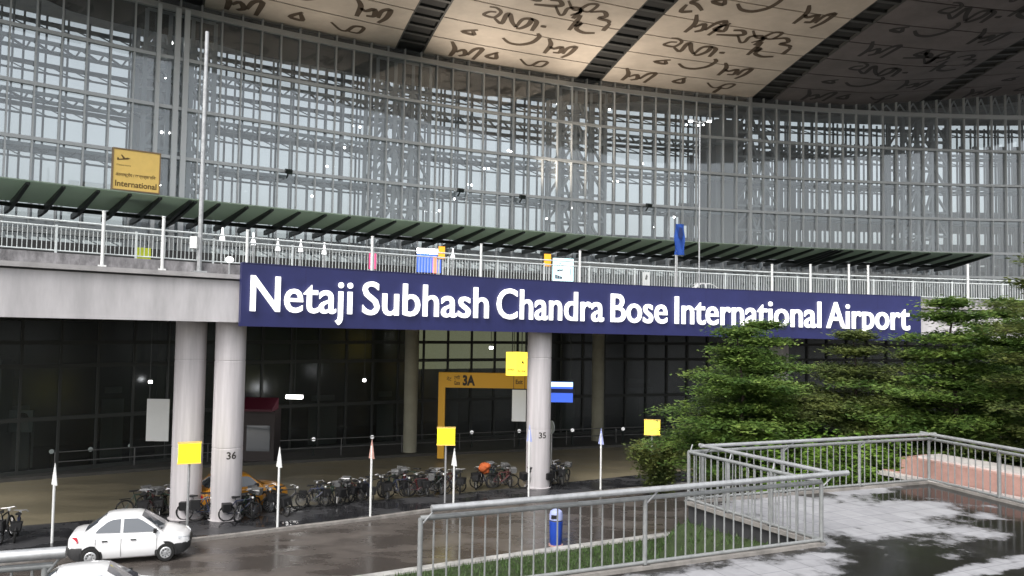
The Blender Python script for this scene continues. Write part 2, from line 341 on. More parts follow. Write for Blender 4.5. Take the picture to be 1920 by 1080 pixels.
# facade bays
allm=[T0+k*STEP for k in range(-60,60)]
for bi in range(len(STR)-1):
    a,b=STR[bi],STR[bi+1]
    ts=[t for t in allm if b<=t<a]
    mb=MB()
    for t in ts:
        thick=abs(t-T0)<.01
        wdt=.24 if thick else .08
        dep=.34 if thick else .24
        o=FAC.out(t)
        top=zsof(t)-.02
        mb.box(FAC.p(t,(ZD+top)/2,-.10),(wdt,dep,top-ZD),FAC.tan(t))
    for z,hh in [(ZT,.34)]+[(zz,.20) for zz in ZLEV]+[(H+4.6,.22)]:
        n=max(2,int((a-b)/STEP/1.0))
        secs=[]
        for k in range(n+1):
            t=lerp(a,b,k/n); 
            secs.append([FAC.p(t,z-hh/2,-.24),FAC.p(t,z+hh/2,-.24),FAC.p(t,z+hh/2,.02),FAC.p(t,z-hh/2,.02)])
        mb.sweep(secs)
    fr=tb(mb,'facade_mullion_frame',M['mullion'])
    g=MB(); n=14
    vs=[]; fs=[]
    for k in range(n+1):
        t=lerp(a,b,k/n); vs+=[FAC.p(t,ZD,.03),FAC.p(t,zsof(t),.03)]
    fs=[(2*k,2*k+1,2*k+3,2*k+2) for k in range(n)]
    g.add(vs,fs); tb(g,'glazing',M['front_glass'],fr)
    # horizontal wind truss behind the glass at each level
    tr=MB()
    for z in ZLEV:
        z2=z+.0
        ds=(1.9,3.7)
        for dr in ds:
            secs=[[FAC.p(t,z2-.11,dr-.07),FAC.p(t,z2+.11,dr-.07),FAC.p(t,z2+.11,dr+.07),FAC.p(t,z2-.11,dr+.07)] for t in [lerp(a,b,k/12) for k in range(13)]]
            tr.sweep(secs)
        for i,t in enumerate(ts[:-1]):
            tr.bar(FAC.p(t,z2,ds[0]),FAC.p(t+STEP*-1,z2,ds[1]),.11)
            tr.bar(FAC.p(t,z2,ds[0]),FAC.p(t,z2,ds[1]),.08)
    tb(tr,'truss_lattice',M['truss'],fr)
    ip=MB()
    for t in ts: ip.box(FAC.p(t-STEP*.5,(ZD+ZT)/2+.1,3.95),(.10,.16,ZT-ZD-.2),FAC.tan(t))
    tb(ip,'inner_mullion',M['lattice'],fr)
    # rear glass wall of the hall with its own grid
    rg=MB(); vs=[]
    for k in range(9):
        t=lerp(a,b,k/8); vs+=[FAC.p(t,ZD,18),FAC.p(t,H+23.4,18)]
    rg.add(vs,[(2*k,2*k+1,2*k+3,2*k+2) for k in range(8)])
    rf=MB()
    for k in range(int((a-b)/STEP)+1):
        t=a-k*STEP
        rf.box(FAC.p(t,H+12,17.8),(.13,.25,22),FAC.tan(t))
    for z in (H+3,H+6,H+9.2,H+12.4,H+15.6,H+18.8,H+22):
        for k in range(12):
            rf.bar(FAC.p(lerp(a,b,k/12),z,17.7),FAC.p(lerp(a,b,(k+1)/12),z,17.7),.14,.34)
            rf.bar(FAC.p(lerp(a,b,k/12),z-.9,16.6),FAC.p(lerp(a,b,(k+1)/12),z-.9,16.6),.10,.14)
            rf.bar(FAC.p(lerp(a,b,k/12),z,17.7),FAC.p(lerp(a,b,(k+1)/12),z-.9,16.6),.09)
            
    rfo=tb(rf,'rear_window_frame',M['truss']); tb(rg,'glazing',M['rear_glass'],rfo)
# white triple mullions and lattice towers behind the facade, in line with the roof beams
for si,t in enumerate(STR[1:-1]):
    lt=MB(); hw=math.degrees(2.0/FAC.r)
    for dr in (1.0,3.4):
        for u in (-1,-.33,.33,1):
            lt.box(FAC.p(t+u*hw,(ZD+ZT)/2,dr),(.24,.24,ZT-ZD),FAC.tan(t))
        nz=8
        for k in range(nz):
            z0=lerp(ZD,ZT,k/nz); z1=lerp(ZD,ZT,(k+1)/nz)
            for u0,u1 in ((-1,-.33),(1,.33),(0,-.33),(0,.33)):
                lt.bar(FAC.p(t+u0*hw,z0,dr),FAC.p(t+u1*hw,z1,dr),.17)
            lt.bar(FAC.p(t-hw,z1,dr),FAC.p(t+hw,z1,dr),.2)
    tb(lt,'lattice_column',M['lattice'])
wm=MB()
for px in (293,328,345):
    t=FAC.t_of(px,H+12,-.3); wm.box(FAC.p(t,(ZD+ZT)/2,-.30),(.30 if px!=293 else .2,.22,ZT-ZD),FAC.tan(t))
tb(wm,'white_mullion_frame',M['white_mullion'])
# solid hall core, floor, ceiling
def arc_slab(name,m,t0,t1,r0,r1,z0,z1,n=40,arc=FAC,zf=None,r0f=None):
    mb=MB(); secs=[]
    for k in range(n+1):
        t=lerp(t0,t1,k/n); dz=zf(t) if zf else 0; q0=r0f(t) if r0f else r0
        secs.append([arc.p(t,z0+dz,q0),arc.p(t,z1+dz,q0),arc.p(t,z1+dz,r1),arc.p(t,z0+dz,r1)])
    mb.sweep(secs); return mb
TA,TBb=141.2,78.0
tb(arc_slab('x',None,TA,TBb,.2,19,ZD-.3,ZD-.02),'hall_floor',M['hall'])
hc=MB(); secs=[]
for k in range(61):
    t=lerp(TA,TBb,k/60); z0=max(H+18.4,zsof(t)+.1)+.12*math.sin(t*2.1); secs.append([FAC.p(t,z0,4.6),FAC.p(t,z0+1,4.6),FAC.p(t,H+24.4,19),FAC.p(t,H+23.0,19)])
hc.sweep(secs); tb(hc,'hall_ceiling',M['hall_ceiling'])
bw_=MB()
for t in [t for t in allm if 78<t<98.6]: bw_.box(FAC.p(t,H+10,11),(.52,.2,17.5),FAC.tan(t))
for t in [t for t in allm if 98.6<t<103.3]: bw_.box(FAC.p(t,H+9,11),(.34,.2,15.5),FAC.tan(t))
for za,zb_,t0,t1 in ((H+1.6,H+5.2,103.3,78),(H+6.6,H+8.6,103.3,78),(H+9.8,H+12.0,103.3,78)):
    for k in range(16): bw_.bar(FAC.p(lerp(t0,t1,k/16),(za+zb_)/2,11.25),FAC.p(lerp(t0,t1,(k+1)/16),(za+zb_)/2,11.25),.12,zb_-za)
tb(arc_slab('x',None,TA,TBb,6,6.2,ZD,H+4.4),'entrance_wall',mat('dim entrance wall',(.11,.13,.125),.6,vary=.6,scale=.8))
tb(bw_,'interior_panel_lattice',M['hall'])
tb(arc_slab('x',None,126.1,124.9,4.4,9,ZD,H+18.1,n=6),'service_core',M['hall'])
tb(arc_slab('x',None,103.6,102.3,2.6,6,ZD,H+18.1,n=4),'service_core',M['hall'])
tb(arc_slab('x',None,TA,TBb,12,17,H+6.0,H+6.5),'hall_gallery',M['hall'])
# wavy dark sheet standing in for the soffit reflected in the facade glass
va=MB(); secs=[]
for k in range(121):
    px=lerp(-260,1430,k/120); t,zb=FAC.hit(px,reflection_edge(px),.9)
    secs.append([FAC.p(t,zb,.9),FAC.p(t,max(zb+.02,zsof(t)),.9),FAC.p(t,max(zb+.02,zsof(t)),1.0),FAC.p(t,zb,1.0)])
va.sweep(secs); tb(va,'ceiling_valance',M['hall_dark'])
# crossed braces in the clerestory at the far end
xb=MB(); k=0
for t in [t for t in allm if 79<t<97.6]:
    z0,z1=ZT+.2,zsof(t)-.05
    xb.bar(FAC.p(t,z0,.35),FAC.p(t-STEP*.5,z1,.35),.09); xb.bar(FAC.p(t-STEP,z0,.35),FAC.p(t-STEP*.5,z1,.35),.09)
tb(xb,'clerestory_lattice',M['white_mullion'])
# ------------------------------------------------------------------ roof overhang
ROWS=[.35,-3.45,-6.85,-10.15,-13.45]
def overhang(t): return max(12.5,min(27,15.2+(117-t)*.46))
def soff(t,dr,dz=0.): return FAC.p(rt(t,dr),zsof(rt(t,dr))+dz,dr)
STROKES=[[(600,50),(650,55),(690,85),(640,125),(550,100),(600,80),(650,85)],[(640,125),(690,170),(720,100),(745,95),(760,150),(790,185)],[(790,185),(830,130),(900,130),(880,170),(820,195),(790,190)],[(890,130),(940,150),(900,210)],[(960,180),(1000,185)],
[(680,235),(720,270),(800,285),(890,270),(940,230),(920,210)],[(580,205),(450,210),(560,240),(545,212)],
[(1050,250),(1070,290),(1020,345)],[(1060,300),(1080,320),(1150,300),(1130,345),(1080,340)],[(1150,350),(1180,310),(1250,300),(1200,350),(1140,375)],
[(340,260),(370,310),(330,355)],[(370,330),(430,310),(440,350),(390,355)],[(450,350),(500,310),(570,305),(490,380)],
[(740,355),(640,380),(730,400),(725,362)],[(870,385),(910,425),(950,430),(1000,400),(1070,405),(1020,440),(960,430)],[(975,425),(930,465)],
[(910,35),(1000,45),(1060,50),(1110,45),(1090,12),(1020,8)],[(1060,50),(1090,110),(1120,105),(1140,60),(1230,60),(1240,90),(1165,110)],[(1240,110),(1210,150),(1160,205)],[(1210,150),(1240,160),(1200,180)],
[(1250,160),(1200,195),(1260,225),(1340,225)],[(1300,90),(1400,85),(1420,120),(1350,130),(1440,150),(1430,165)],[(1440,165),(1396,212)],
[(340,20),(430,60),(470,0)],[(270,140),(320,165),(250,190),(300,200),(360,240)],[(240,200),(220,240),(300,240)]]
def local(zx,zy):
    p=G(740+zx/3.4286,zy/3.4286,ZT+.62); dx,dy=p.x-FAC.cx,p.y-FAC.cy
    r=math.hypot(dx,dy)-FAC.r; t=math.degrees(math.atan2(dy,dx)); return t+TILT*r-117.4, r
LOC=[[local(*q) for q in s] for s in STROKES]
xtra=[[(-2.2,-11.2),(-2.9,-12.3),(-2.2,-12.8),(-1.5,-12.0)],[(-5.2,-11.4),(-5.9,-12.4),(-6.3,-11.6),(-5.6,-12.9)],[(-1.2,-1.2),(-1.7,-2.2),(-2.1,-1.4)]]
for bi in range(len(STR)-1):
    a,b=STR[bi]-.55,STR[bi+1]+.55
    sp=MB(); NP=10
    rows=ROWS+[ROWS[-1]-3.4*i for i in range(1,5)]
    for r0,r1 in zip(rows,rows[1:]):
        secs=[]; done=True
        for k in range(NP+1):
            t=lerp(a,b,k/NP); lim=-overhang(t)
            q0=max(r0-.07,lim); q1=max(r1+.07,lim)
            if q0-q1>.3: done=False
            q1=min(q1,q0-.02)
            secs.append([soff(t,q0),soff(t,q0,.12),soff(t,q1,.12),soff(t,q1)])
        if not done: sp.sweep(secs)
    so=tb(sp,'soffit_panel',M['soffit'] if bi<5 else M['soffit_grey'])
    ltx=MB()
    sh=[0,-.35,.0,.0,-.5,-.2,.1,0][bi]
    GR=[(0,5),(5,6),(6,7),(7,10),(10,13),(13,14),(14,16),(16,23),(23,24),(24,26)]
    more=[]
    for gi,(g0,g1) in enumerate(GR):
        du=((gi*5+bi*3)%7-3)*.10; dv=sh+((gi*3+bi*5)%5-2)*.10
        more+=[[(u+du,v+dv) for u,v in st_] for st_ in LOC[g0:g1]]
        du2=((gi*4+bi)%5-2)*.25
        more+=[[(u+du2,v-10.6+dv) for u,v in st_] for st_ in LOC[g0:g1]]
    for s in more:
        pts=[]
        for (u0,v0),(u1,v1) in zip(s,s[1:]):
            for k in range(4): pts.append((lerp(u0,u1,k/4),lerp(v0,v1,k/4)))
        pts.append(s[-1])
        # smooth
        for _ in range(2):
            pts=[pts[0]]+[((p[0]+2*q[0]+r[0])/4,(p[1]+2*q[1]+r[1])/4) for p,q,r in zip(pts,pts[1:],pts[2:])]+[pts[-1]]
        sc_=(a-b)/7.1; wdt=.165 if len(s)<7 else .125; L=[];Rr=[]
        for i,(u,v) in enumerate(pts):
            p=V((u*1.93*sc_,v)); q0=pts[max(0,i-1)]; q1=pts[min(len(pts)-1,i+1)]
            d=V(((q1[0]-q0[0])*1.93,q1[1]-q0[1])); 
            if d.length<1e-6: d=V((1,0))
            d.normalize(); nn=V((-d.y,d.x))*wdt*(.75+.5*math.sin(math.pi*i/len(pts)))
            for lst,sg in((L,1),(Rr,-1)):
                x=(p.x+sg*nn.x)/1.93; y=min(-.05,p.y+sg*nn.y)
                lst.append(soff(a+x,y,-.012))
        if max(v for u,v in s)>-.1 or min(v for u,v in s)<-overhang(lerp(a,b,.5))+.3 or max(u for u,v in s)>-.25 or min(u for u,v in s)<-6.9: continue
        vs=L+Rr; n=len(L); ltx.add(vs,[(i,i+1,n+i+1,n+i) for i in range(n-1)])
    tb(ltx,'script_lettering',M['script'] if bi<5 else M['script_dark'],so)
    # recessed beam between panels
for si,t in enumerate(STR):
    bm_=MB(); L=overhang(t)
    n=8; secs=[]
    for k in range(n+1):
        dr=lerp(.4,-L,k/n); secs.append([soff(t+.56,dr,.18),soff(t+.56,dr,.34),soff(t-.56,dr,.34),soff(t-.56,dr,.18)])
    bm_.sweep(secs)
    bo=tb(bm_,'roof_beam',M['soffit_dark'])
    rb=MB()
    for k in range(1,int(L/1.5)):
        dr=-k*1.5; rb.bar(soff(t+.55,dr,.10),soff(t-.55,dr,.10),.30,.14)
    for u in (.52,-.52):
        for k in range(n): rb.bar(soff(t+u,lerp(.3,-L,k/n),.09),soff(t+u,lerp(.3,-L,(k+1)/n),.09),.12,.16)
    tb(rb,'beam_rib_lattice',M['rib_steel'],bo)
# roof above the soffit and its leading edge
rd=MB(); secs=[]
for k in range(61):
    t=lerp(TA,TBb,k/60); L=-overhang(t)-.35+.5*math.sin(t*1.3)
    secs.append([soff(t,L,.2),soff(t,L,1.1),FAC.p(t,zsof(t)+2.4,4.8),FAC.p(t,zsof(t)+.36,4.8),soff(t,.5,.36),soff(t,L,.36)])
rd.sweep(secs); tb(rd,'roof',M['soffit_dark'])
# lit ceiling lamps seen through the glass
for px,py in [(320,80),(361,70),(313,149),(303,248),(316,249),(308,319),(302,349),(727,148),(661,236),(675,238),(646,277),(953,282),(958,284),(908,316),(916,316),(876,346),(884,347),(1150,340),(1158,340),(1205,307),(1072,390),(1264,407),(1227,426),(824,395),(613,312),(625,312),(585,368),(1309,235),(1319,234),(1287,234),(1045,195),(1143,205),(852,373),(1025,410)]:
    t,z=FAC.hit(px,py,1.3); r=.08 if px not in(320,361,313,727) else .14
    l=MB(); l.sphere(FAC.p(t,z,1.3),r,6);
    tb(l,'ceiling_lamp',M['lamp'])
# arrivals level: dark glass wall under the deck
aw=MB(); ag=MB(); vs=[]; n=44
KD=-3.2
for k in range(n+1):
    t=lerp(141,88,k/n); vs+=[FAC.p(t,.1,KD),FAC.p(t,H-.3,KD)]
ag.add(vs,[(2*k,2*k+1,2*k+3,2*k+2) for k in range(n)])
for k in range(58):
    t=141-k*.93; aw.box(FAC.p(t,H/2,KD-.08),(.12,.16,H),FAC.tan(t))
for z in (.25,2.9,5.6,6.8):
    for k in range(n): aw.bar(FAC.p(lerp(141,88,k/n),z,KD-.08),FAC.p(lerp(141,88,(k+1)/n),z,KD-.08),.14,.2)
awo=tb(aw,'arrivals_window_frame',mat('dark window frame',(.022,.025,.023),.5)); tb(ag,'glazing',M['low_glass'],awo)
tb(arc_slab('x',None,141,88,6,6.3,0,H),'arrivals_back_wall',mat('arrivals hall wall',(.16,.16,.14),.8,vary=.4,scale=.4))
random.seed(17)
for k in range(15):
    t=lerp(139,98,(k+random.random()*.6)/15); zz=random.uniform(2.2,3.4); wv=random.uniform(1.,2.6); g=random.uniform(.12,.34)
    d_=MB(); d_.box(FAC.p(t,.2+zz/2,-1.6),(wv,.12,zz),FAC.tan(t)); d_.box(FAC.p(t,.2+zz/2,-1.68),(.05,.04,zz*.9),FAC.tan(t)); d_.box(FAC.p(t,.2+zz+.5,-1.6),(wv*.8,.1,.35),FAC.tan(t))
    tb(d_,'interior_door',mat('interior door grey',(g*.95,g,g*.93),.5))
# lit hall seen behind the glass beside the gantry
lit=MB()
M['lit_hall']=mat('lit hall wall',(.3,.3,.2),.8,vary=.6,scale=1.1,emit=(.75,.72,.45),es=.30)
ta=FAC.t_of(788,H-1,3); tb_=FAC.t_of(985,H-1,3)
tb(arc_slab('x',None,ta,tb_,3,3.2,H-3.6,H-.55,n=6),'lit_window_wall',M['lit_hall'])
# floodlights on the facade rail for the cream soffit; first and last are added
for i,(px,py) in enumerate([(540,325),(862,360),(978,372),(1215,388)]):
    t,z=FAC.hit(px,py,-.6)
    f=MB(); o=FAC.out(t)
    f.bar(FAC.p(t,z-.25,-.25),FAC.p(t,z,-.65),.08); f.box(FAC.p(t,z+.1,-.75),(.42,.34,.26),FAC.tan(t),(o*.4+V((0,0,1))))
    fo=f.build('floodlight',M['dark_steel'])
    tag(fo,['small black floodlight on the facade rail above the first canopy bays','small black floodlight on facade rail above the blue lit screen','small black floodlight on facade rail above the pale lit screen','small black floodlight on facade rail near the blue flag'][i],'floodlight','floodlights on the facade rail')
    if i==3: continue
    li=bpy.data.lights.new('floodlight_lamp','SPOT'); li.energy=[900,2900,3500,0][i]; li.color=(1,.87,.72); li.spot_size=R_(110); li.spot_blend=1; li.shadow_soft_size=.25
    lo=bpy.data.objects.new('floodlight_lamp',li); sc.collection.objects.link(lo)
    src=FAC.p(t,z+.45,-.95); tgt=FAC.p([121.5,114.4,107.2,0][i],ZT,-8.5)
    lo.location=src; lo.rotation_euler=(tgt-src).to_track_quat('-Z','Y').to_euler()
# ------------------------------------------------------------------ departures canopy
cz_in=[(FAC.hit(x,y,-2.3)) for x,y in [(0,377),(320,408),(640,433),(960,461),(1280,482),(1600,492),(1840,499)]]
cz_out=[(FAC.hit(x,y,-7.6)) for x,y in [(0,335),(320,372),(640,405),(960,433),(1280,455),(1600,470),(1863,478)]]
def lin(pts):
    n=len(pts); mx=sum(p[0] for p in pts)/n; my=sum(p[1] for p in pts)/n
    k=sum((p[0]-mx)*(p[1]-my) for p in pts)/sum((p[0]-mx)**2 for p in pts)
    return lambda t: my+k*(t-mx)
zin0,zout0=lin(cz_in),lin(cz_out); ti,to=table(cz_in),table(cz_out)
zin=lambda t:.35*zin0(t)+.65*ti(max(91,min(131,t))); zout=lambda t:.35*zout0(t)+.65*to(max(91,min(131,t)))
tend=FAC.t_of(1863,H+5,-7.6)
can=empty('entrance_canopy',FAC.p(110,ZD)); cl=V(FAC.p(110,ZD))
tag(can,'long curved green glass canopy on dark cantilever brackets along the departures front','canopy')
cg=MB(); secs=[]
for k in range(81):
    t=lerp(139,tend,k/80); secs.append([FAC.p(t,zin(t)+.06,-2.3),FAC.p(t,zin(t)+.12,-2.3),FAC.p(t,zout(t)+.12,-7.6),FAC.p(t,zout(t)+.06,-7.6)])
cg.sweep(secs); cg.build('glass_roof_panel',M['green_glass'],can,shift=cl)
ct=MB(); ct.tube([FAC.p(lerp(139,tend,k/80),zin(lerp(139,tend,k/80))-.10,-2.3) for k in range(81)],.115,8); ct.build('support_tube',M['dark_steel'],can,True,shift=cl)
FP=[-90,-15,53,120,185,245,302,358,368,412,465,512,563,612,657,703,743,787,830,870,910,947,985,1023,1062,1098,1130,1167,1203,1242,1275,1308,1350,1387,1422,1458,1490,1528,1563,1573,1583,1602,1637,1670,1710,1747,1787,1827,1860]
for px in FP:
    t=FAC.t_of(px,H+5.5,-7.6); a=FAC.p(t,0,-7.4); m_=FAC.p(t,0,-2.3); b=FAC.p(t,0,-.4)
    sd=FAC.tan(t)*.085; f=MB(); prof=[(a,zout(t)+.04),(m_,zin(t)+.02),(b,zin(t)-.12),(b,zin(t)-.40),(m_,zin(t)-.36),(a,zout(t)-.06)]
    vs=[V((p.x,p.y,z))+s*sd for s in(-1,1) for p,z in prof]; n=6
    f.add(vs,[tuple(range(n-1,-1,-1)),tuple(range(n,2*n))]+[(i,(i+1)%n,n+(i+1)%n,n+i) for i in range(n)])
    f.build('bracket',M['dark_steel'],can,shift=cl)
# ------------------------------------------------------------------ viaduct
tv=lambda px,z=None,dr=0: VIA.t_of(px,z or H+1,dr)
TL=tv(-260); TS0=tv(446); TS1=tv(1717); TR=tv(2250)
def drop(t): return -.37*max(-.3,min(1.4,(TS0-t)/(TS0-TS1)))-.02
via=empty('road_viaduct',VIA.p(TS0,0)); vl=V(VIA.p(TS0,0))
tag(via,'curved concrete road viaduct carrying the departures deck on round columns','viaduct')
def vb(secs,name,m,parent=None):
    mb=MB(); mb.sweep(secs); return mb.build(name,m,parent or via,shift=vl)
NV=70
tl=[lerp(TL,TR,k/NV) for k in range(NV+1)]
def ring(t,z0,z1,r0,r1): d=drop(t); return [VIA.p(t,z0+d,r0),VIA.p(t,z1+d,r0),VIA.p(t,z1+d,r1),VIA.p(t,z0+d,r1)]
vb([ring(t,H-.14,H+1.50,0,1.1) for t in tl],'edge_beam',M['concrete'])
vb([[VIA.p(t,H+1.57+drop(t),-.20),VIA.p(t,H+1.74+drop(t),-.22),VIA.p(t,H+1.76+drop(t),.5),VIA.p(t,H+1.57+drop(t),.5)] for t in tl],'coping',M['pale_concrete'])
vb([ring(t,H+1.49,H+1.58,.12,.5) for t in tl],'shadow_gap',M['joint'])  # dark strip coloured as the shadow line below the coping
vb([ring(t,H+1.752,H+2.15,.22,.55) for t in tl],'upstand',M['stain_concrete'])
# deck slab as far as the facade
mb=MB(); secs=[]
for k in range(NV+1):
    t=tl[k]; p=VIA.p(t,0,1.1)
    # matching point at the facade, along the local outward normal
    d=-VIA.out(t); lo,hi=0,60
    for _ in range(30):
        m_=(lo+hi)/2; q=p+d*m_
        if math.hypot(q.x-FAC.cx,q.y-FAC.cy)<FAC.r-.3: lo=m_
        else: hi=m_
    q=p+d*lo; dz=drop(t)
    secs.append([V((p.x,p.y,H+.15+dz)),V((p.x,p.y,H+1.45+dz)),V((q.x,q.y,H+1.85)),V((q.x,q.y,H-.25))])
mb.sweep(secs); mb.build('deck_slab',M['soffit_slab'],via,shift=vl)
# pier columns
def pier(base,r,m,top,name,label,num=None,grp=None):
    e=empty(name,base); tag(e,label,'column',grp)
    c=MB(); prof=[(r*1.12,0),(r*1.12,.12),(r,.14)]
    for z in (2.95,6.45):
        if z<top-.2: prof+=[(r,z),(r*.975,z+.01),(r*.975,z+.05),(r,z+.06)]
    prof+=[(r,top)]
    c.lathe(prof,40); c.build('shaft',m,e,35)
    if num:
        # stencilled number wrapped on the shaft towards the viewer
        d=(V((0,0,0))-V((base[0],base[1],0))).normalized(); a0=math.atan2(d.y,d.x)+num[1]
        vs,fs,x0,x1,y0,y1=text_mesh(num[0],.02)
        t=MB(); t.add([V(((r+.006)*math.cos(a0+((v.x-x0)/(x1-x0)-.5)*.38/r),(r+.006)*math.sin(a0+((v.x-x0)/(x1-x0)-.5)*.38/r),num[2]+(v.y-y0)/(y1-y0)*.30)) for v in vs],fs)
        t.build('number_lettering',M['ink'],e)
    return e
pier(G(347,974),.60,M['column'],H,'pier_column','pale round column with the yellow lit box sign in front of it')
pier(G(422,976),.60,M['column'],H,'pier_column','pale round column marked 36 at the end of the blue sign',('36',.28,2.55))
pier(G(1008,916),.60,M['column'],H,'pier_column','pale round column marked 35 beneath the middle of the blue sign',('35',.35,2.55))
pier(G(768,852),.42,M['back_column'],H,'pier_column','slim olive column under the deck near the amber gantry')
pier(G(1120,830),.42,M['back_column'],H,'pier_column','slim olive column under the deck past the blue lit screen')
pier(G(305,868),.45,mat('dark olive column',(.13,.12,.10),.7,vary=.3,scale=1),H,'pier_column','dark olive column in shade behind the white hanging banner')  # darker copy of the olive column colour, its shade put into the paint
pier(G(1460,855),.60,M['column'],H,'pier_column','pale round column hidden among the layered trees')
# ------------------------------------------------------------------ the big lettered sign
def signz(t,f):   # f 0 bottom .. 1 top
    return H-.28+drop(t)*1.0+2.46*f+.02
sg=empty('airport_name_sign',VIA.p((TS0+TS1)/2,H)); sl=V(VIA.p((TS0+TS1)/2,H))
tag(sg,'long dark blue sign with white lit airport name on the viaduct edge','sign')
mb=MB(); mb.sweep([[VIA.p(t,signz(t,0),-.20),VIA.p(t,signz(t,1),-.20),VIA.p(t,signz(t,1),-.46),VIA.p(t,signz(t,0),-.46)] for t in [lerp(TS0,TS1,k/60) for k in range(61)]])
mb.build('sign_panel',M['sign_blue'],sg,shift=sl)
fr=MB()
for f0,f1 in ((-.012,.0),(1.0,1.012)):
    fr.sweep([[VIA.p(t,signz(t,f0),-.18),VIA.p(t,signz(t,f1),-.18),VIA.p(t,signz(t,f1),-.48),VIA.p(t,signz(t,f0),-.48)] for t in [lerp(TS0,TS1,k/60) for k in range(61)]])
nj=14
for k in range(1,nj):
    t=lerp(TS0,TS1,k/nj); fr.box(VIA.p(t,signz(t,.5),-.461),(.022,.006,2.44),VIA.tan(t))
fr.build('edge_frame',M['sign_edge'],sg,shift=sl)
for word,p0,p1 in [('Netaji',469,660),('Subhash',679,915),('Chandra',931,1131),('Bose',1145,1250),('International',1265,1538),('Airport',1549,1704)]:
    vs,fs,x0,x1,y0,y1=text_mesh(word,.007,.05,4)
    ta_,tb2=VIA.t_of(p0,H+.8,-.5),VIA.t_of(p1,H+.8,-.5)
    cap=text_mesh('H',.007,.05,4); ch=cap[5]-cap[4]; base=cap[4]
    mb=MB(); out=[]
    for v in vs:
        t=lerp(ta_,tb2,(v.x-x0)/(x1-x0)); out.append(VIA.p(t,signz(t,.235+.575*(v.y-base)/ch),-.55-(v.z)*1.2))
    mb.add(out,fs); mb.build('word_lettering',M['white_glow'],sg,shift=sl)
# ------------------------------------------------------------------ deck railing
dr_=empty('deck_railing',VIA.p(TS0,H+2)); dl=V(VIA.p(TS0,H+2))
tag(dr_,'long white bar railing along the edge of the departures deck','railing')
RR=.36
def rz(t,z): return H+z+drop(t)
for z,rad in ((3.08,.035),(3.30,.038),(2.24,.028)):
    mb=MB(); mb.tube([VIA.p(t,rz(t,z),RR) for t in tl],rad,6); mb.build('handrail' if z>3.2 else 'rail',M['deck_rail'],dr_,True,shift=dl)
posts=[-45,105,255,400,548,700,840,933,1020,1105,1190,1275,1360,1419,1495,1568,1638,1712,1785,1880,1960]
pt=[tv(p,H+2.6,RR) for p in posts]
for t in pt:
    mb=MB(); mb.box(VIA.p(t,rz(t,2.65),RR),(.07,.07,1.0),VIA.tan(t)); mb.build('post',M['deck_rail'],dr_,shift=dl)
bs=math.degrees(.145/VIA.r)
for a,b in zip(pt,pt[1:]):
    mb=MB(); t=a-bs
    while t>b+bs*.3:
        mb.box(VIA.p(t,rz(t,2.66),RR),(.022,.022,.84),VIA.tan(t)); t-=bs
    mb.build('bar_lattice',M['deck_rail'],dr_,shift=dl)
TP=[(195,482,398),(307,489,408),(464,500,433),(698,512,445),(902,521,459),(1087,531,472),(1268,541,480),(1447,551,497),(1519,553,497),(1591,555,497),(1627,557,499),(1814,566,497)]
for i,(px,yb,yt) in enumerate(TP):
    t,z1=VIA.hit(px,yt,.2); 
    mb=MB(); b=VIA.p(t,rz(t,1.76),.17); tp=V((b.x,b.y,z1)); mb.tube([b,tp],.06,10); mb.tube([tp,tp+V((0,0,.05))],.07,10); mb.box(b+V((0,0,.03)),(.26,.1,.06),VIA.tan(t))
    o=mb.build('railing_pillar',M['white_panel'],None,35)
    near=['beside the yellow green block','before the tall grey mast','just above the start of the blue sign','beside the magenta screen','past the blue lit screen','past the pale lit screen','below the blue flag','past the thin lamp mast, first of a close set of four','second of a close set of four past the lamp mast','third of a close set of four past the lamp mast','last of a close set of four past the lamp mast','beyond the far end of the blue sign'][i]
    tag(o,'tall white post at the deck railing '+near,'post','tall white posts at the deck railing')
cb=MB(); cb.sweep([ring(t,H+1.5,H+3.05,6.2,6.5) for t in tl if t>tv(1190)]); o=cb.build('crash_barrier',mat('dark crash barrier',(.03,.03,.03),.8,vary=.5,scale=1.5)); tag(o,'dark low crash barrier along the deck carriageway behind the railing','barrier')  # plain dark upright band behind the railing bars
# ------------------------------------------------------------------ masts, flag, boards on the deck
def mast(px,yb,yt,r,name,label,cat='mast'):
    t,z0=VIA.hit(px,yb,-.02); _,z1=VIA.hit(px+ (yb-yt)*.0,yt,-.02); b=VIA.p(t,rz(t,1.75),.05)
    e=empty(name,b); tag(e,label,cat)
    mb=MB(); mb.tube([(0,0,0),(0,0,z1-b.z)],r,10,r2=r*.8); mb.build('pole',M['steel'],e,35)
    f=MB(); f.box((0,0,.03),(.5,.4,.06),VIA.tan(t)); f.build('base_plate',M['steel'],e)
    return e,z1-b.z
e,h=mast(374,512,55,.09,'tall_mast','tall grey mast rising from the deck edge where the blue sign begins')
f=MB(); f.box((-.14,-.18,1.15),(.26,.22,.46)); f.build('junction_box',M['white_panel'],e)
e,h=mast(1312,545,226,.042,'lamp_mast','thin pale lamp mast near the blue flag')
f=MB(); 
for u in(-.5,.5): f.bar((0,0,h-.1),(u,0,h+.02),.04); f.box((u,0,h+.02),(.26,.18,.08))
f.build('lamp_arm',M['steel'],e)
f=MB()
for u in(-.5,.5): f.box((u,0,h-.04),(.2,.14,.03))
f.build('lamp_glass',M['lamp'],e)
e,h=mast(1268,541,470,.06,'flag_pole','short white flag pole carrying the blue flag','pole')
t,z=VIA.hit(1274,478,.05); t1,z1=VIA.hit(1274,420,.05)
fl=MB(); c=VIA.p(t,0,.05); ux=VIA.tan(t)
nx,ny=7,12; vs=[]
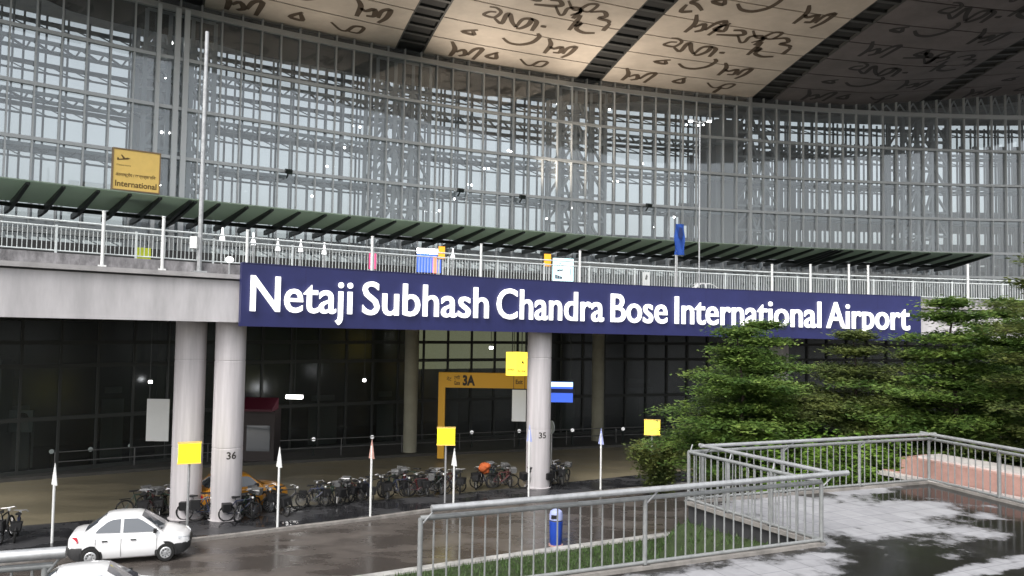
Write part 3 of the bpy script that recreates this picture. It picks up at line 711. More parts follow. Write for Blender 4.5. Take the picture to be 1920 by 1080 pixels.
for side in(0,1):
    for i in range(nx+1):
        for j in range(ny+1):
            u=(i/nx-.5)*.62*(1-.25*(j/ny)*abs(i/nx-.5)); vv=lerp(z,z1,j/ny)
            vs.append(V((c.x,c.y,vv))+ux*u+VIA.out(t)*(.06*math.sin(i*1.4+j*.7)+.012*side))
N1=(nx+1)*(ny+1); fs=[]
for i in range(nx):
    for j in range(ny):
        a=i*(ny+1)+j; fs.append((a,a+ny+1,a+ny+2,a+1)); fs.append((N1+a+1,N1+a+ny+2,N1+a+ny+1,N1+a))
fl.add(vs,fs)
fe=fl.build('hanging_flag',M['flag'],None,True); tag(fe,'blue flag hanging upright above the deck railing','flag')
mk=MB(); o_=VIA.p(t,0,-.04); mk.add([o_+ux*u+V((0,0,lerp(z,z1,v))) for u,v in((-.14,.62),(.02,.48),(.16,.66),(.10,.86),(-.06,.90))],[(0,1,2,3,4)]); mk.build('flag_print',mat('dark flag print',(.006,.02,.10),.7),fe)
# yellow board above the canopy
bt,bz0=FAC.hit(254,358,-6.2); _,bz1=FAC.hit(254,284,-6.2); bl=FAC.p(FAC.t_of(211,H+7,-6.2),0,-6.2); br_=FAC.p(FAC.t_of(297,H+7,-6.2),0,-6.2)
bc=(bl+br_)/2; bw=(br_-bl).length; bx=(br_-bl).normalized(); bo=V((0,0,1)).cross(bx)*-1; bo=bx.cross(V((0,0,1)))
be=empty('direction_board',V((bc.x,bc.y,bz0)),0); tag(be,'square yellow board with plane symbol and International lettering above the canopy','sign')
bs_=V((bc.x,bc.y,bz0)); bh=bz1-bz0
mb=MB(); mb.box(bc+V((0,0,(bz0+bz1)/2)),(bw,.16,bh),bx); mb.build('board',M['yellow_board'],be,shift=bs_)
mb=MB(); zm=(bz0+bz1)/2
for z in(bz0,bz1): mb.box(bc+V((0,0,z+(.03 if z==bz1 else -.03))),(bw+.12,.24,.06),bx)
for s in(-1,1): mb.box(bc+bx*s*(bw/2+.03)+V((0,0,zm)),(.06,.24,bh),bx)
for s in(-.35,.35): mb.bar(bc+bx*s*bw-bo*.0+V((0,0,bz0-.06)),bc+bx*s*bw+V((0,0,zout(bt)+.05)),.09)
mb.build('board_frame',mat('brown board frame',(.22,.15,.08),.5),be,shift=bs_)
mb=MB(); o0=bl+V((0,0,bz0))+bo*.085
def on(u,v): return o0+bx*bw*u+V((0,0,bh*v))
text_on(mb,'International',on(.05,.07),bx,(0,0,1),bw*.9,bh*.15,.02)
text_on(mb,'अंतरराष्ट्रीय / আন্তর্জাতিক',on(.05,.30),bx,(0,0,1),bw*.88,bh*.13,.012)
text_on(mb,'Departure',on(.07,.58),bx,(0,0,1),bw*.3,bh*.05,.0)
for a_ in ([(.07,.72),(.30,.76),(.36,.79),(.30,.81),(.20,.775),(.08,.745)],[(.20,.775),(.15,.86),(.175,.87),(.25,.785)],[(.07,.745),(.08,.79),(.10,.79),(.12,.75)]):
    mb.add([on(*q)+bo*.004 for q in a_],[tuple(range(len(a_)))])
mb.build('board_lettering',mat('brown lettering',(.10,.055,.01),.6),be,shift=bs_)
# lit screens and small signs on the deck: (pixel box, depth inside railing)
def deck_panel(x0,x1,y0,y1,dr,m,name,label,cat,depth=.2,legs=True,top=None):
    t,z0=VIA.hit((x0+x1)/2,y1,dr); _,z1=VIA.hit((x0+x1)/2,y0,dr); a=VIA.p(VIA.t_of(x0,H+2.5,dr),0,dr); b=VIA.p(VIA.t_of(x1,H+2.5,dr),0,dr)
    c=(a+b)/2; wd=(b-a).length; ux=(b-a).normalized(); zd=H+1.55+drop(t)
    e=empty(name,(c.x,c.y,zd)); tag(e,label,cat); s=V((c.x,c.y,zd)); out=ux.cross(V((0,0,1)))
    mb=MB(); mb.box(V((c.x,c.y,(z0+z1)/2)),(wd,depth,z1-z0),ux); mb.build('screen_case',M['car_black'],e,shift=s)
    mb=MB(); mb.box(V((c.x,c.y,(z0+z1)/2))+out*(depth/2+.012),(wd*.96,.02,(z1-z0)*.96),ux); p=mb.build('screen',m,e,shift=s)
    if top:
        mb=MB(); mb.box(V((c.x,c.y,z1-(z1-z0)*top[1]/2))+out*(depth/2+.035),(wd*.98,.02,(z1-z0)*top[1]),ux); mb.build('header_screen',top[0],e,shift=s)
    if legs:
        mb=MB()
        for u in(-.35,.35): mb.bar(V((c.x,c.y,zd))+ux*u*wd,V((c.x,c.y,z0))+ux*u*wd,.08)
        mb.build('stand_frame',M['steel'],e,shift=s)
    return e,c,ux,out,z0,z1,wd,s
deck_panel(690,704,474,505,4,M['screen_pink'],'info_screen','narrow magenta lit screen behind the deck railing','screen')
e,c,ux,out,z0,z1,wd,s=deck_panel(779,826,467,512,5,M['screen_blue'],'info_screen','blue lit screen with white header behind the deck railing','screen',top=(M['lamp'],.2))
mb=MB(); mb.box(V((c.x,c.y,lerp(z0,z1,.35)))+out*.16+ux*wd*.22,(wd*.16,.02,(z1-z0)*.7),ux); mb.build('red_stripe_screen',mat('lit red stripe',(.8,.2,.1),.4,emit=(1,.22,.12),es=.7),e,shift=s)
deck_panel(820,832,462,486,4.5,M['screen_orange'],'info_screen','small orange lit panel above the blue lit screen','screen')
deck_panel(1018,1031,476,500,4.5,M['screen_orange'],'info_screen','small orange lit panel beside the pale lit screen','screen')
e,c,ux,out,z0,z1,wd,s=deck_panel(1034,1074,484,528,4,M['screen_cyan'],'info_screen','bright pale cyan screen behind the deck railing','screen')
mb=MB()
for q in ([(.12,.1),(.45,.1),(.45,.2),(.12,.3)],[(.2,.4),(.5,.45),(.5,.52),(.2,.5)],[(.25,.75),(.4,.72),(.4,.78)],[(.80,.3),(.86,.3),(.86,.55),(.80,.55)]):
    mb.add([V((c.x,c.y,lerp(z0,z1,v)))+ux*(u-.5)*wd+out*.125 for u,v in q],[tuple(range(len(q)))])
mb.build('screen_print',mat('screen dark print',(.08,.12,.16),.5),e,shift=s)
e,c,ux,out,z0,z1,wd,s=deck_panel(1203,1217,510,536,1.2,M['white_panel'],'notice_board','small white notice board standing behind the deck railing','sign')
mb=MB(); mb.add([V((c.x,c.y,lerp(z0,z1,v)))+ux*u+out*.125 for u,v in((-.08,.45),(.05,.42),(.09,.72),(-.02,.8))],[(0,1,2,3)]); mb.build('notice_print',M['ink'],e,shift=s)
# white lamps on short poles behind the railing
for i,(px,py) in enumerate([(417,441),(475,450),(521,461),(564,463),(608,468),(849,478)]):
    t,z=VIA.hit(px,py,3.2); p=VIA.p(t,H+1.6,3.2); e=empty('deck_lamp',p)
    tag(e,['white cone lamp behind the railing next to the tall mast','white cone lamp behind the railing at the first letter of the sign','white cone lamp behind the railing above the second letter of the sign','white cone lamp behind the railing, fourth from the tall mast','white cone lamp behind the railing, fifth from the tall mast','white cone lamp behind the railing beside the blue lit screen'][i],'lamp','cone lamps on the deck')
    h=z-p.z; mb=MB(); mb.tube([(0,0,0),(0,0,h-.2)],.035,6); mb.build('pole',M['steel'],e)
    mb=MB(); mb.lathe([(.12,h-.22),(.105,h-.08),(.045,h+.12),(.03,h+.34)],12); mb.build('lamp_shade',mat('lit cone shade',(.85,.85,.85),.4,emit=(1,1,1),es=.7),e,35)
t,z=VIA.hit(430,487,.05); p=VIA.p(t,rz(t,1.75),.02); e=empty('globe_lamp',p); tag(e,'round white globe lamp on the deck edge just before the blue sign','lamp')
mb=MB(); mb.sphere((0,0,z-p.z),.17,10,.75); mb.build('globe',mat('lit globe',(.9,.9,.9),.4,emit=(1,1,.95),es=.6),e,True)
mb=MB(); mb.tube([(0,0,0),(0,0,z-p.z-.1)],.04,8); mb.build('stem',M['steel'],e,True)
# yellow green block
t,z=VIA.hit(268,465,.8); p=VIA.p(t,H+1.5,.8); mb=MB(); hb=z-p.z
mb.sweep([[V((x,-.2*k,zz)) for k,zz in((1,0),(1.,.10),(.75,hb),(-.75,hb),(-1.,.10),(-1,0))] for x in(-.25,-.2,.2,.25)])
o=mb.build('plastic_barrier',M['hivis'],None); o.location=p; o.rotation_euler.z=math.atan2(VIA.tan(t).y,VIA.tan(t).x); tag(o,'small yellow green plastic barrier behind the deck railing','barrier')
# ------------------------------------------------------------------ ground, roads, kerbs
def sheet(name,pts,z,m,kind='structure'):
    mb=MB(); mb.add([V((p[0],p[1],z)) for p in pts],[tuple(range(len(pts)))]); o=mb.build(name,m); tag(o,kind=kind)
    return o
gr=sheet('ground',[(-400,-200),(400,-200),(400,600),(-400,600)],-.02,M['earth'])
KB=[G(x,y) for x,y in [(-260,928),(0,905),(320,880),(560,868),(800,855),(1170,838),(1500,825),(1900,815)]]
ME=[G(x,y) for x,y in [(-300,1085),(0,1058),(345,1016),(442,1005),(519,995),(693,974),(800,959),(1000,937),(1250,912),(1500,893),(1900,870)]]
MI=[G(x,y) for x,y in [(-300,1010),(0,995),(345,965),(570,953),(800,935),(1000,915),(1180,896),(1500,868),(1900,845)]]
NK=[G(x,y) for x,y in [(300,1145),(560,1105),(812,1066),(1040,1033),(1260,1004),(1500,976),(1900,935)]]
def strip(name,A,B,z,m,n=40,kind='structure'):
    def res(P):
        L=[0]
        for a,b in zip(P,P[1:]): L.append(L[-1]+(b-a).length)
        out=[]
        for k in range(n+1):
            s=L[-1]*k/n
            for i in range(len(P)-1):
                if L[i]<=s<=L[i+1]+1e-6: out.append(P[i].lerp(P[i+1],(s-L[i])/max(1e-6,L[i+1]-L[i]))); break
        return out
    a,b=res(A),res(B); mb=MB(); vs=[]
    for p,q in zip(a,b): vs+=[V((p.x,p.y,z)),V((q.x,q.y,z))]
    mb.add(vs,[(2*k,2*k+2,2*k+3,2*k+1) for k in range(len(a)-1)]); o=mb.build(name,m); tag(o,kind=kind); return o
sheet('road',[(-120,5),(120,5),(120,90),(-120,90)],-.004,M['road'])
strip('road_under_viaduct',KB,MI,.0,M['underpass_road'])
def kerb(name,P,wd,h,m,inward):
    mb=MB(); secs=[]
    for i,p in enumerate(P):
        d=(P[min(i+1,len(P)-1)]-P[max(0,i-1)]).normalized(); nn=V((-d.y,d.x,0))*inward
        secs.append([V((p.x,p.y,-.01)),V((p.x,p.y,h-.02)),V((p.x,p.y,h))+nn*.02,V((p.x,p.y,h))+nn*wd,V((p.x,p.y,-.01))+nn*wd])
    mb.sweep(secs); o=mb.build(name,m); tag(o,kind='structure')
# median: raised slab
mb=MB(); n=len(ME)
def resample(P,n=40):
    L=[0]
    for a,b in zip(P,P[1:]): L.append(L[-1]+(b-a).length)
    out=[]
    for k in range(n+1):
        s=L[-1]*k/n
        for i in range(len(P)-1):
            if L[i]<=s<=L[i+1]+1e-6: out.append(P[i].lerp(P[i+1],(s-L[i])/max(1e-6,L[i+1]-L[i]))); break
    return out
ma_,mi_=resample(ME),resample(MI)
mb.sweep([[V((p.x,p.y,-.01)),V((p.x,p.y,.11)),V((q.x,q.y,.11)),V((q.x,q.y,-.01))] for p,q in zip(ma_,mi_)])
tag(mb.build('median_pavement',M['median']),kind='structure')
kerb('median_kerb',[p+(p-q).normalized()*.16 for p,q in zip(ma_,mi_)],.15,.13,M['kerb'],1)
# arrivals pavement up to the glass wall
kb_=resample(KB)
mb=MB(); secs=[]
for k,p in enumerate(kb_):
    d=V((p.x-FAC.cx,p.y-FAC.cy,0)).normalized(); q=V((FAC.cx,FAC.cy,0))+d*(FAC.r+7)
    secs.append([V((p.x,p.y,-.01)),V((p.x,p.y,.16)),V((q.x,q.y,.16)),V((q.x,q.y,-.01))])
mb.sweep(secs); tag(mb.build('arrivals_pavement',M['pavement']),kind='structure')
kerb('verge_kerb',resample(NK),.42,.16,M['kerb_white'],-1)
# plaza: raised terrace with retaining wall
PZ=3.86
P0=V((-1.38,12.33,PZ)); P1=G(1540,1021,PZ); P2=G(1291,943,PZ); P3=G(1742,905,PZ); P4=G(1925,951,PZ)
dn=(P1-P0).normalized()
PL=P0-dn*14
P5=P4+(P4-P3).normalized()*6
poly=[PL+V((0,0,0)),P1+dn*.0,P2,P3,P5,V((16,3,PZ)),V((-12,1,PZ))]
mb=MB(); n=len(poly)
vs=[V((p.x,p.y,PZ)) for p in poly]+[V((p.x,p.y,-.02)) for p in poly]
mb.add(vs[:n],[tuple(range(n-1,-1,-1))]); o=mb.build('plaza_paving',M['plaza']); tag(o,kind='structure')
mb=MB(); mb.add([V((p.x,p.y,PZ-.01)) for p in poly]+[V((p.x,p.y,-.02)) for p in poly],[(i,(i+1)%n,n+(i+1)%n,n+i) for i in range(n)])
o=mb.build('plaza_retaining_wall',mat('dark retaining wall',(.045,.045,.048),.7,vary=.5,scale=1.5,vscale=(1,1,.3))); tag(o,'dark stained retaining wall below the plaza railings','wall')
ed=MB()
for a,b in ((PL,P1),(P1,P2),(P2,P3),(P3,P5)):
    ed.bar(a+V((0,0,.02)),b+V((0,0,.02)),.22,.09)
o=ed.build('plaza_kerb',M['kerb']); tag(o,kind='structure')
# grass verge between kerb and retaining wall
gx=[p for p in resample(NK,110)]
verge=[V((p.x,p.y,0))+ (V((.42*.43,-.42*.9,0))) for p in gx]
vb_=[V((p.x+6.5,p.y-15.,0)) for p in gx]
def bank(p,q,f): 
    r=p.lerp(q,f); a=V((P1.x,P1.y)); b=V((P2.x,P2.y)); c=V((r.x,r.y)); k=max(0,min(1,(c-a).dot(b-a)/(b-a).length_squared)); dd=(c-a-(b-a)*k).length
    return V((r.x,r.y,.10+f*.6+3.0*math.exp(-(dd/1.25)**2)))
mb=MB(); vs=[]; NB=44
for p,q in zip(verge,vb_):
    for j in range(NB+1): vs.append(bank(p,q,j/NB))
mb.add(vs,[(i*(NB+1)+j,(i+1)*(NB+1)+j,(i+1)*(NB+1)+j+1,i*(NB+1)+j+1) for i in range(len(verge)-1) for j in range(NB)])
tag(mb.build('verge_soil',mat('grassy soil',(.035,.058,.015),.9,vary=.5,scale=5,bump=.6,bscale=30)),kind='structure')
mb=MB(); random.seed(3)
for k in range(60000):
    i=random.uniform(0,len(verge)-1.001); a=int(i); fr_=i-a; f=random.random()
    p=bank(verge[a],vb_[a],f).lerp(bank(verge[a+1],vb_[a+1],f),fr_)
    if p.y<11 or p.x>12 or p.x<-7 or dn.x*(p.y-P0.y)-dn.y*(p.x-P0.x)<0 or ((p.x-P1.x)*(P2.y-P1.y)-(p.y-P1.y)*(P2.x-P1.x)>0 and p.y<P2.y+.5): continue
    h=random.uniform(.07,.18); an=random.uniform(0,6.28); d=V((math.cos(an),math.sin(an),0))*.018; ln=V((random.uniform(-.07,.07),random.uniform(-.07,.07),h))
    mb.add([p-d,p+d,p+ln],[(0,1,2)])
o=mb.build('verge_grass',M['grass']); tag(o,'short green grass on the verge below the plaza railing','grass',kind='stuff')
# ------------------------------------------------------------------ plaza railings
def railing(a,b,label,post_at,hand=(.0,.0),inset=V((0,0,0)),bar=.215,h=1.24,skip_first=False,hr=.055):
    a,b=V(a),V(b); d=(b-a); L=d.length; d.normalize(); e=empty('plaza_railing',a); tag(e,label,'railing','steel railings round the plaza')
    s=a
    for z,r,nm in((h,.042,'top_rail'),(.10,.034,'bottom_rail')):
        mb=MB(); mb.tube([a+V((0,0,z)),b+V((0,0,z))],r,10); mb.build(nm,M['rail_paint'],e,True,shift=s)
    hz=h+.17
    mb=MB(); A=a-d*hand[0]+inset+V((0,0,hz)); B=b+d*hand[1]+inset+V((0,0,hz)); mb.tube([A,B],hr,12); mb.build('handrail',M['steel'],e,True,shift=s)
    for q in post_at:
        p=a+d*(L*q); mb=MB(); mb.tube([p+V((0,0,-.02)),p+V((0,0,h))],.042,10); mb.box(p+V((0,0,.05)),(.16,.16,.03),d); mb.build('post',M['rail_paint'],e,True,shift=s)
        mb=MB(); mb.tube([p+V((0,0,h-.12)),p+d*.16+inset+V((0,0,hz-.03))],.016,6); mb.build('bracket',M['steel'],e,True,shift=s)
    mb=MB(); n=int(L/bar)
    for k in range(1,n):
        p=a+d*(L*k/n); mb.tube([p+V((0,0,.10)),p+V((0,0,h))],.016,6,caps=False)
    mb.build('bar_lattice',M['rail_paint'],e,True,shift=s)
    return e
railing(P0,P1,'near steel railing of the plaza standing in front of the grass verge',[0,.5,1.0],(-.1,.55),V((.08,-.1,0)))
railing(P1+V((0,0,0)),P2,'steel side railing running back from the near railing to the trees',[.33,.66,1.0],(.0,-.1),V((.22,.1,0)),bar=.19,hr=.045)
railing(P2,P3,'far steel railing of the plaza in front of the layered trees',[.05,.36,.68,1.0],(-.2,.0),V((.06,-.25,0)),hr=.045)
railing(P3,P5,'steel railing before the red granite wall',[.25,.5,.75],(.0,.0),V((-.25,-.05,0)),hr=.045)
Q1=G(100,1034,PZ+1.41); Q1.z=PZ; Q0=Q1-dn*5+V((-.6,.15,0))
railing(Q0,Q1,'short end of steel railing beside the plaza opening, above the cars',[.55,.985],(.0,.12),V((.06,-.06,0)),hr=.075)
# red granite wall behind the plaza rail
ga=G(1655,885,PZ); gb=G(1920,938,PZ); gd=(gb-ga).normalized(); gn=V((-gd.y,gd.x,0)); 
if gn.x<0: gn=-gn
ge=empty('granite_wall',ga); tag(ge,'low red granite wall with pale top behind the plaza railing','wall')
ga2=ga+gd*.55; gb2=gb+gd*3
mb=MB(); LG=(gb2-ga2).length
mb.box(ga2.lerp(gb2,.5)+gn*.75+V((0,0,.27)),(LG,1.3,.54),gd); mb.build('cladding',M['granite'],ge,shift=ga)
mb=MB(); mb.add([ga+V((0,0,.01)),ga+V((0,0,.10)),ga2+gn*.9+V((0,0,.01)),ga2+gn*.9+V((0,0,.10)),ga2+V((0,0,.01)),ga2+V((0,0,.10))],[(1,5,3),(0,2,4),(0,4,5,1),(4,2,3,5),(2,0,1,3)]); mb.build('ramp_tip',M['granite'],ge,shift=ga)
mb=MB(); mb.box((ga2.lerp(gb2,.52)+gn*.95)+V((0,0,.565)),(LG*.95,1.05,.05),gd); mb.build('coping',M['granite_cap'],ge,shift=ga)
mb=MB(); mb.box(ga2.lerp(gb2,.5)+gn*.02+V((0,0,.02))-gn*.18,((gb2-ga2).length+1,.3,.10),gd); mb.build('base_step',M['granite_cap'],ge,shift=ga)
sheet('terrace',[(P3.x-1,P3.y+.3),(P3.x+30,P3.y+10),(P5.x+30,P5.y-4),(P5.x+.1,P5.y)],PZ-.02,M['pavement'])
# ------------------------------------------------------------------ street furniture at road level
rdir=lambda p: VIA.tan(math.degrees(math.atan2(p.y-VIA.cy,p.x-VIA.cx)))
LB=[('beside the white sedan','white'),('past the second pale column','white'),('among the bicycles, brown faced','brown'),('behind the second yellow lit box','white'),('in front of the column marked 35','blue'),('far along the median, near the trees','blue')]
for i,(px,yb,yt) in enumerate([(97,1024,868),(520,994,838),(694,974,824),(850,953,840),(991,938,796),(1126,922,803)]):
    b=G(px,yb); b.z=.1; z=H+ (b.y)*0
    dd=ray(px,yt); k=b.y/dd.y; top=H+dd.z*k
    e=empty('triangle_sign',b); tag(e,'edge-on %s triangular road sign on a pale pole '%LB[i][1]+LB[i][0],'road sign','triangular road signs on the median')
    mb=MB(); mb.tube([(0,0,0),(0,0,top-.35)],.045,8); mb.build('pole',M['white_panel'],e,True)
    al=math.atan2(rdir(b).y,rdir(b).x)+R_(90+17); ux=V((math.cos(al),math.sin(al),0)); nn=V((-ux.y,ux.x,0))
    sd=.36; hh=top-b.z; hh=top-.1
    tri=[V((0,0,hh)),ux*-sd*.5+V((0,0,hh-.78)),ux*sd*.5+V((0,0,hh-.78))]
    mb=MB(); mb.add([p+nn*.015 for p in tri]+[p-nn*.015 for p in tri],[(0,1,2),(5,4,3),(0,3,4,1),(1,4,5,2),(2,5,3,0)])
    mb.build('sign_plate',M[{'white':'white_panel','brown':'granite','blue':'bin_hood'}[LB[i][1]]],e)
def lollipop(x0,x1,y0,y1,base,label,m,d=.28,polem='steel',vis=True):
    b=G(*base); b.z=.1
    a,c=ray((x0+x1)/2,y0),ray((x0+x1)/2,y1); zt=H+a.z*b.y/a.y; zb=H+c.z*b.y/c.y
    wd=(x1-x0)/F*b.y*1.02; e=empty('lit_box_sign',b,math.atan2(-b.x,b.y)*-1 if False else -math.atan2(b.x,b.y)); tag(e,label,'sign')
    mb=MB(); mb.box((0,0,(zt+zb)/2),(wd,d,zt-zb)); mb.build('light_box',m,e)
    fr=MB()
    for z in(zb-.02,zt+.02): fr.box((0,0,z),(wd+.05,d+.05,.04))
    fr.build('box_frame',M['yellow_board'],e)
    mb=MB(); mb.tube([(0,0,-.02),(0,0,zb)],.045,8); mb.build('pole',M[polem],e,True)
    return e,wd,zb,zt,d
lollipop(335,373,836,872,(350,1006),'bright yellow lit box on a thin pole before the first pale column',M['yellow_glow'])
lollipop(820,852,807,837,(834,947),'bright yellow lit box on a thin pole below the amber gantry',M['yellow_glow'])
e,wd,zb,zt,d=lollipop(1206,1234,792,818,(1222,912),'small yellow lit box at the edge of the trees',M['yellow_warm'])
# hanging two faced yellow box by the middle column
pb=G(969,905); k=pb.y
def at(px,py,y): d=ray(px,py); return CP+d*(y/d.y)
hb=at(969,704,41.); ht=at(969,660,41.)
e=empty('hanging_sign',hb); tag(e,'yellow two-faced lit sign hanging under the deck beside the middle column','sign')
w1=24/F*41; w2=20/F*41; hh=ht.z-hb.z
mb=MB(); A=V((-.58,-.12,0)); B=V((-.02,-.38,0)); Cc=V((.56,-.12,0)); D=V((0,.35,0))
mb.add([A,B,Cc,D]+[p+V((0,0,hh)) for p in(A,B,Cc,D)],[(0,1,5,4),(1,2,6,5),(2,3,7,6),(3,0,4,7),(3,2,1,0),(4,5,6,7)]); mb.build('light_box',M['yellow_warm'],e)
mb=MB(); ux=(Cc-B).normalized(); nn=V((ux.y,-ux.x,0))
mb.add([B+ux*.28+nn*.01+V((0,0,hh*.55)),B+ux*.42+nn*.01+V((0,0,hh*.50)),B+ux*.36+nn*.01+V((0,0,hh*.66))],[(0,1,2)])
text_on(mb,'Arrival',B+ux*.06+nn*.008+V((0,0,hh*.16)),ux,(0,0,1),.45,.12,.015); ux2=(B-A).normalized(); text_on(mb,'আগমন',A+ux2*.08+V((ux2.y,-ux2.x,0))*.008+V((0,0,hh*.2)),ux2,(0,0,1),.4,.12,.01)
mb.build('box_lettering',M['ink'],e)
mb=MB(); 
for q in(-.25,.25): mb.bar((q,0,hh),(q,0,H-.3-hb.z),.05)
mb.build('hanger',M['dark_steel'],e)
# amber gantry with 3A
YG=46.
g0=at(823,700,YG); g1=at(990,727,YG); ge_=empty('gate_gantry',(at(829,700,YG).x,YG,.16)); tag(ge_,'amber gate frame lettered 3A under the deck','gate sign'); s=V((at(829,700,YG).x,YG,.16))
pw=12/F*YG; zt,zb=at(900,699,YG).z,at(900,727,YG).z
xl=at(823,713,YG).x; xr=at(1003,713,YG).x
mb=MB(); mb.box(((xl+xr)/2,YG,(zt+zb)/2),(xr-xl,.4,zt-zb)); mb.build('beam',M['gantry'],ge_,shift=s)
for x in(xl+pw/2,xr-pw/2+.0):
    mb=MB(); mb.box((x,YG,(zb+.16)/2),(pw,.38,zb-.16)); mb.build('post',M['gantry'],ge_,shift=s)
mb=MB(); kx=YG/F
text_on(mb,'3A',(at(868,713,YG).x,YG-.205,zb+(zt-zb)*.14),(1,0,0),(0,0,1),23*kx,(zt-zb)*.72,.05)
text_on(mb,'गेट',(at(838,713,YG).x,YG-.205,zb+(zt-zb)*.45),(1,0,0),(0,0,1),9*kx,(zt-zb)*.3,.01)
text_on(mb,'েগট',(at(852,713,YG).x,YG-.205,zb+(zt-zb)*.55),(1,0,0),(0,0,1),11*kx,(zt-zb)*.3,.01)
text_on(mb,'Gate',(at(852,713,YG).x,YG-.205,zb+(zt-zb)*.18),(1,0,0),(0,0,1),11*kx,(zt-zb)*.28,.02)
text_on(mb,'Exit',(at(967,713,YG).x,YG-.205,zb+(zt-zb)*.3),(1,0,0),(0,0,1),13*kx,(zt-zb)*.3,.02)
mb.build('gate_lettering',M['ink'],ge_,shift=s)
# blue lit board right of the middle column
def wall_board(x0,x1,y0,y1,Y,m,name,label,cat,d=.15,post=None):
    a=at(x0,(y0+y1)/2,Y); b=at(x1,(y0+y1)/2,Y); z1=at((x0+x1)/2,y0,Y).z; z0=at((x0+x1)/2,y1,Y).z
    c=(a+b)/2; e=empty(name,(c.x,Y,z0)); tag(e,label,cat); mb=MB(); mb.box((0,0,(z1-z0)/2),(b.x-a.x,d,z1-z0)); mb.build('panel',m,e)
    return e,b.x-a.x,z1-z0,c
e,wd,hh,c=wall_board(1028,1074,716,754,44,M['screen_blue'],'lit_board','blue lit board with bright cyan header past the middle column','sign')
mb=MB(); mb.box((0,-.09,hh*.88),(wd*.98,.03,hh*.22)); mb.build('header_panel',M['screen_cyan'],e)
mb=MB(); mb.box((0,-.085,hh*.56),(wd,.02,hh*.2)); mb.build('band_panel',mat('dark blue band',(.01,.02,.12),.4),e)
mb=MB(); 
for u in(-.4,.4): mb.bar((u*wd,0,hh),(u*wd,0,H-.3-at(1050,754,44).z),.05)
mb.build('hanger',M['dark_steel'],e)
for x0,x1,y0,y1,Y,lab,pm in [(275,317,748,827,37.5,'plain white banner hanging beside the first pale column',M['white_panel']),(960,986,731,790,41.5,'plain grey white banner hanging beside the middle column',M['white_panel'])]:
    e,wd,hh,c=wall_board(x0,x1,y0,y1,Y,pm,'hanging_banner',lab,'banner',.05)
    mb=MB()
    for u in(-.4,.4): mb.bar((u*wd,0,hh),(u*wd,0,H-.3-at(x0,y1,Y).z),.03)
    mb.build('hanger',M['dark_steel'],e)
e,wd,hh,c=wall_board(9,63,769,810,40,M['grey_panel'],'poster_board','grey poster with a dark haired portrait on the arrivals glass','poster')
mb=MB()
def pq(u,v): return V(((u-.5)*wd,-.085,v*hh))
mb.add([pq(.44,.62),pq(.5,.8),pq(.62,.9),pq(.78,.86),pq(.9,.6),pq(.86,.52),pq(.78,.66),pq(.62,.68)],[tuple(range(8))]); mb.build('hair_print',M['ink'],e)
mb=MB(); mb.add([pq(.5,.1),pq(.88,.1),pq(.84,.5),pq(.78,.64),pq(.62,.66),pq(.52,.56)],[tuple(range(6))]); mb.build('face_print',mat('portrait grey',(.42,.42,.40),.6),e)
mb=MB(); mb.box((-.34*wd,-.082,hh/2),(.02,.01,hh)); mb.build('joint_print',M['ink'],e)
mb=MB(); mb.bar((-wd*.4,.0,0),(-wd*.4,0,.16-at(30,810,40).z),.06); mb.bar((wd*.4,.0,0),(wd*.4,0,.16-at(30,810,40).z),.06); mb.build('leg_frame',M['dark_steel'],e)
g0=G(-22,892); e=empty('cladding_pillar',g0); tag(e,'grey square pillar at the edge of the arrivals glass','pillar')
mb=MB(); mb.box((0,0,2.9),(1.5,1.,5.8)); mb.box((0,0,5.85),(1.6,1.1,.1)); mb.build('shaft',M['grey_panel'],e)
# red awning kiosk
e=empty('kiosk',(at(485,800,44).x,44.,.16)); tag(e,'dark kiosk with a deep red awning behind the second pale column','kiosk')
kz=at(485,769,44).z-.16; kt=at(485,750,44).z-.16; kw=62/F*44
mb=MB(); mb.add([V((x,y,z)) for x in(-kw/2,kw/2) for y,z in((-.7,kz),(-.7,kz+.12),(.5,kt+.1),(.5,kz))],[(0,1,2,3),(7,6,5,4),(0,4,5,1),(1,5,6,2),(3,2,6,7),(0,3,7,4)]); mb.build('awning',M['red_awning'],e)
mb=MB(); mb.box((0,.6,kz/2),(kw*.95,1.2,kz)); mb.build('booth',mat('dark kiosk wall',(.03,.022,.022),.6),e)
mb=MB(); mb.box((0,-.02,kz*.45),(kw*.7,.04,kz*.5)); mb.build('counter_window',M['car_glass'],e)
# ceiling lamps under the deck
for i,(px,py,Y,sx) in enumerate([(552,744,44,.9),(683,713,45,.14),(921,652,44,.2),(282,716,42,.12)]):
    p=at(px,py,Y); e=empty('hanging_lamp',p); tag(e,['wide white strip lamp glowing under the deck','tiny white lamp under the deck past the strip lamp','small white lamp glowing above the amber gantry','faint small lamp by the white hanging banner'][i],'lamp')
    mb=MB(); mb.box((0,0,0),(sx,.2,.14 if sx<.5 else .2)); mb.build('lamp_tube',M['lamp'],e)
    mb=MB(); mb.box((0,0,.14),(sx*1.1,.25,.07)); mb.bar((0,0,.15),(0,0,H-.3-p.z),.03); mb.build('lamp_housing',M['dark_steel'],e)
# bollards along the arrivals kerb, each with a white ball
BP=[(2,890),(95,890),(168,885),(243,877),(430,868),(587,862),(697,857),(884,846),(973,843),(1073,841),(1168,838),(340,872),(510,866)]
for i,(px,yb) in enumerate(BP):
    b=G(px,yb-3); b.z=.16; e=empty('ball_bollard',b); tag(e,'dark bollard with a white ball top along the arrivals kerb','bollard','ball top bollards along the arrivals kerb')
    mb=MB(); mb.lathe([(.09,0),(.09,.05),(.055,.07),(.055,.8),(.08,.84)],10); mb.build('post',M['dark_steel'],e,35)
    mb=MB(); mb.sphere((0,0,.95),.12,8); mb.build('ball',M['globe'],e,True)
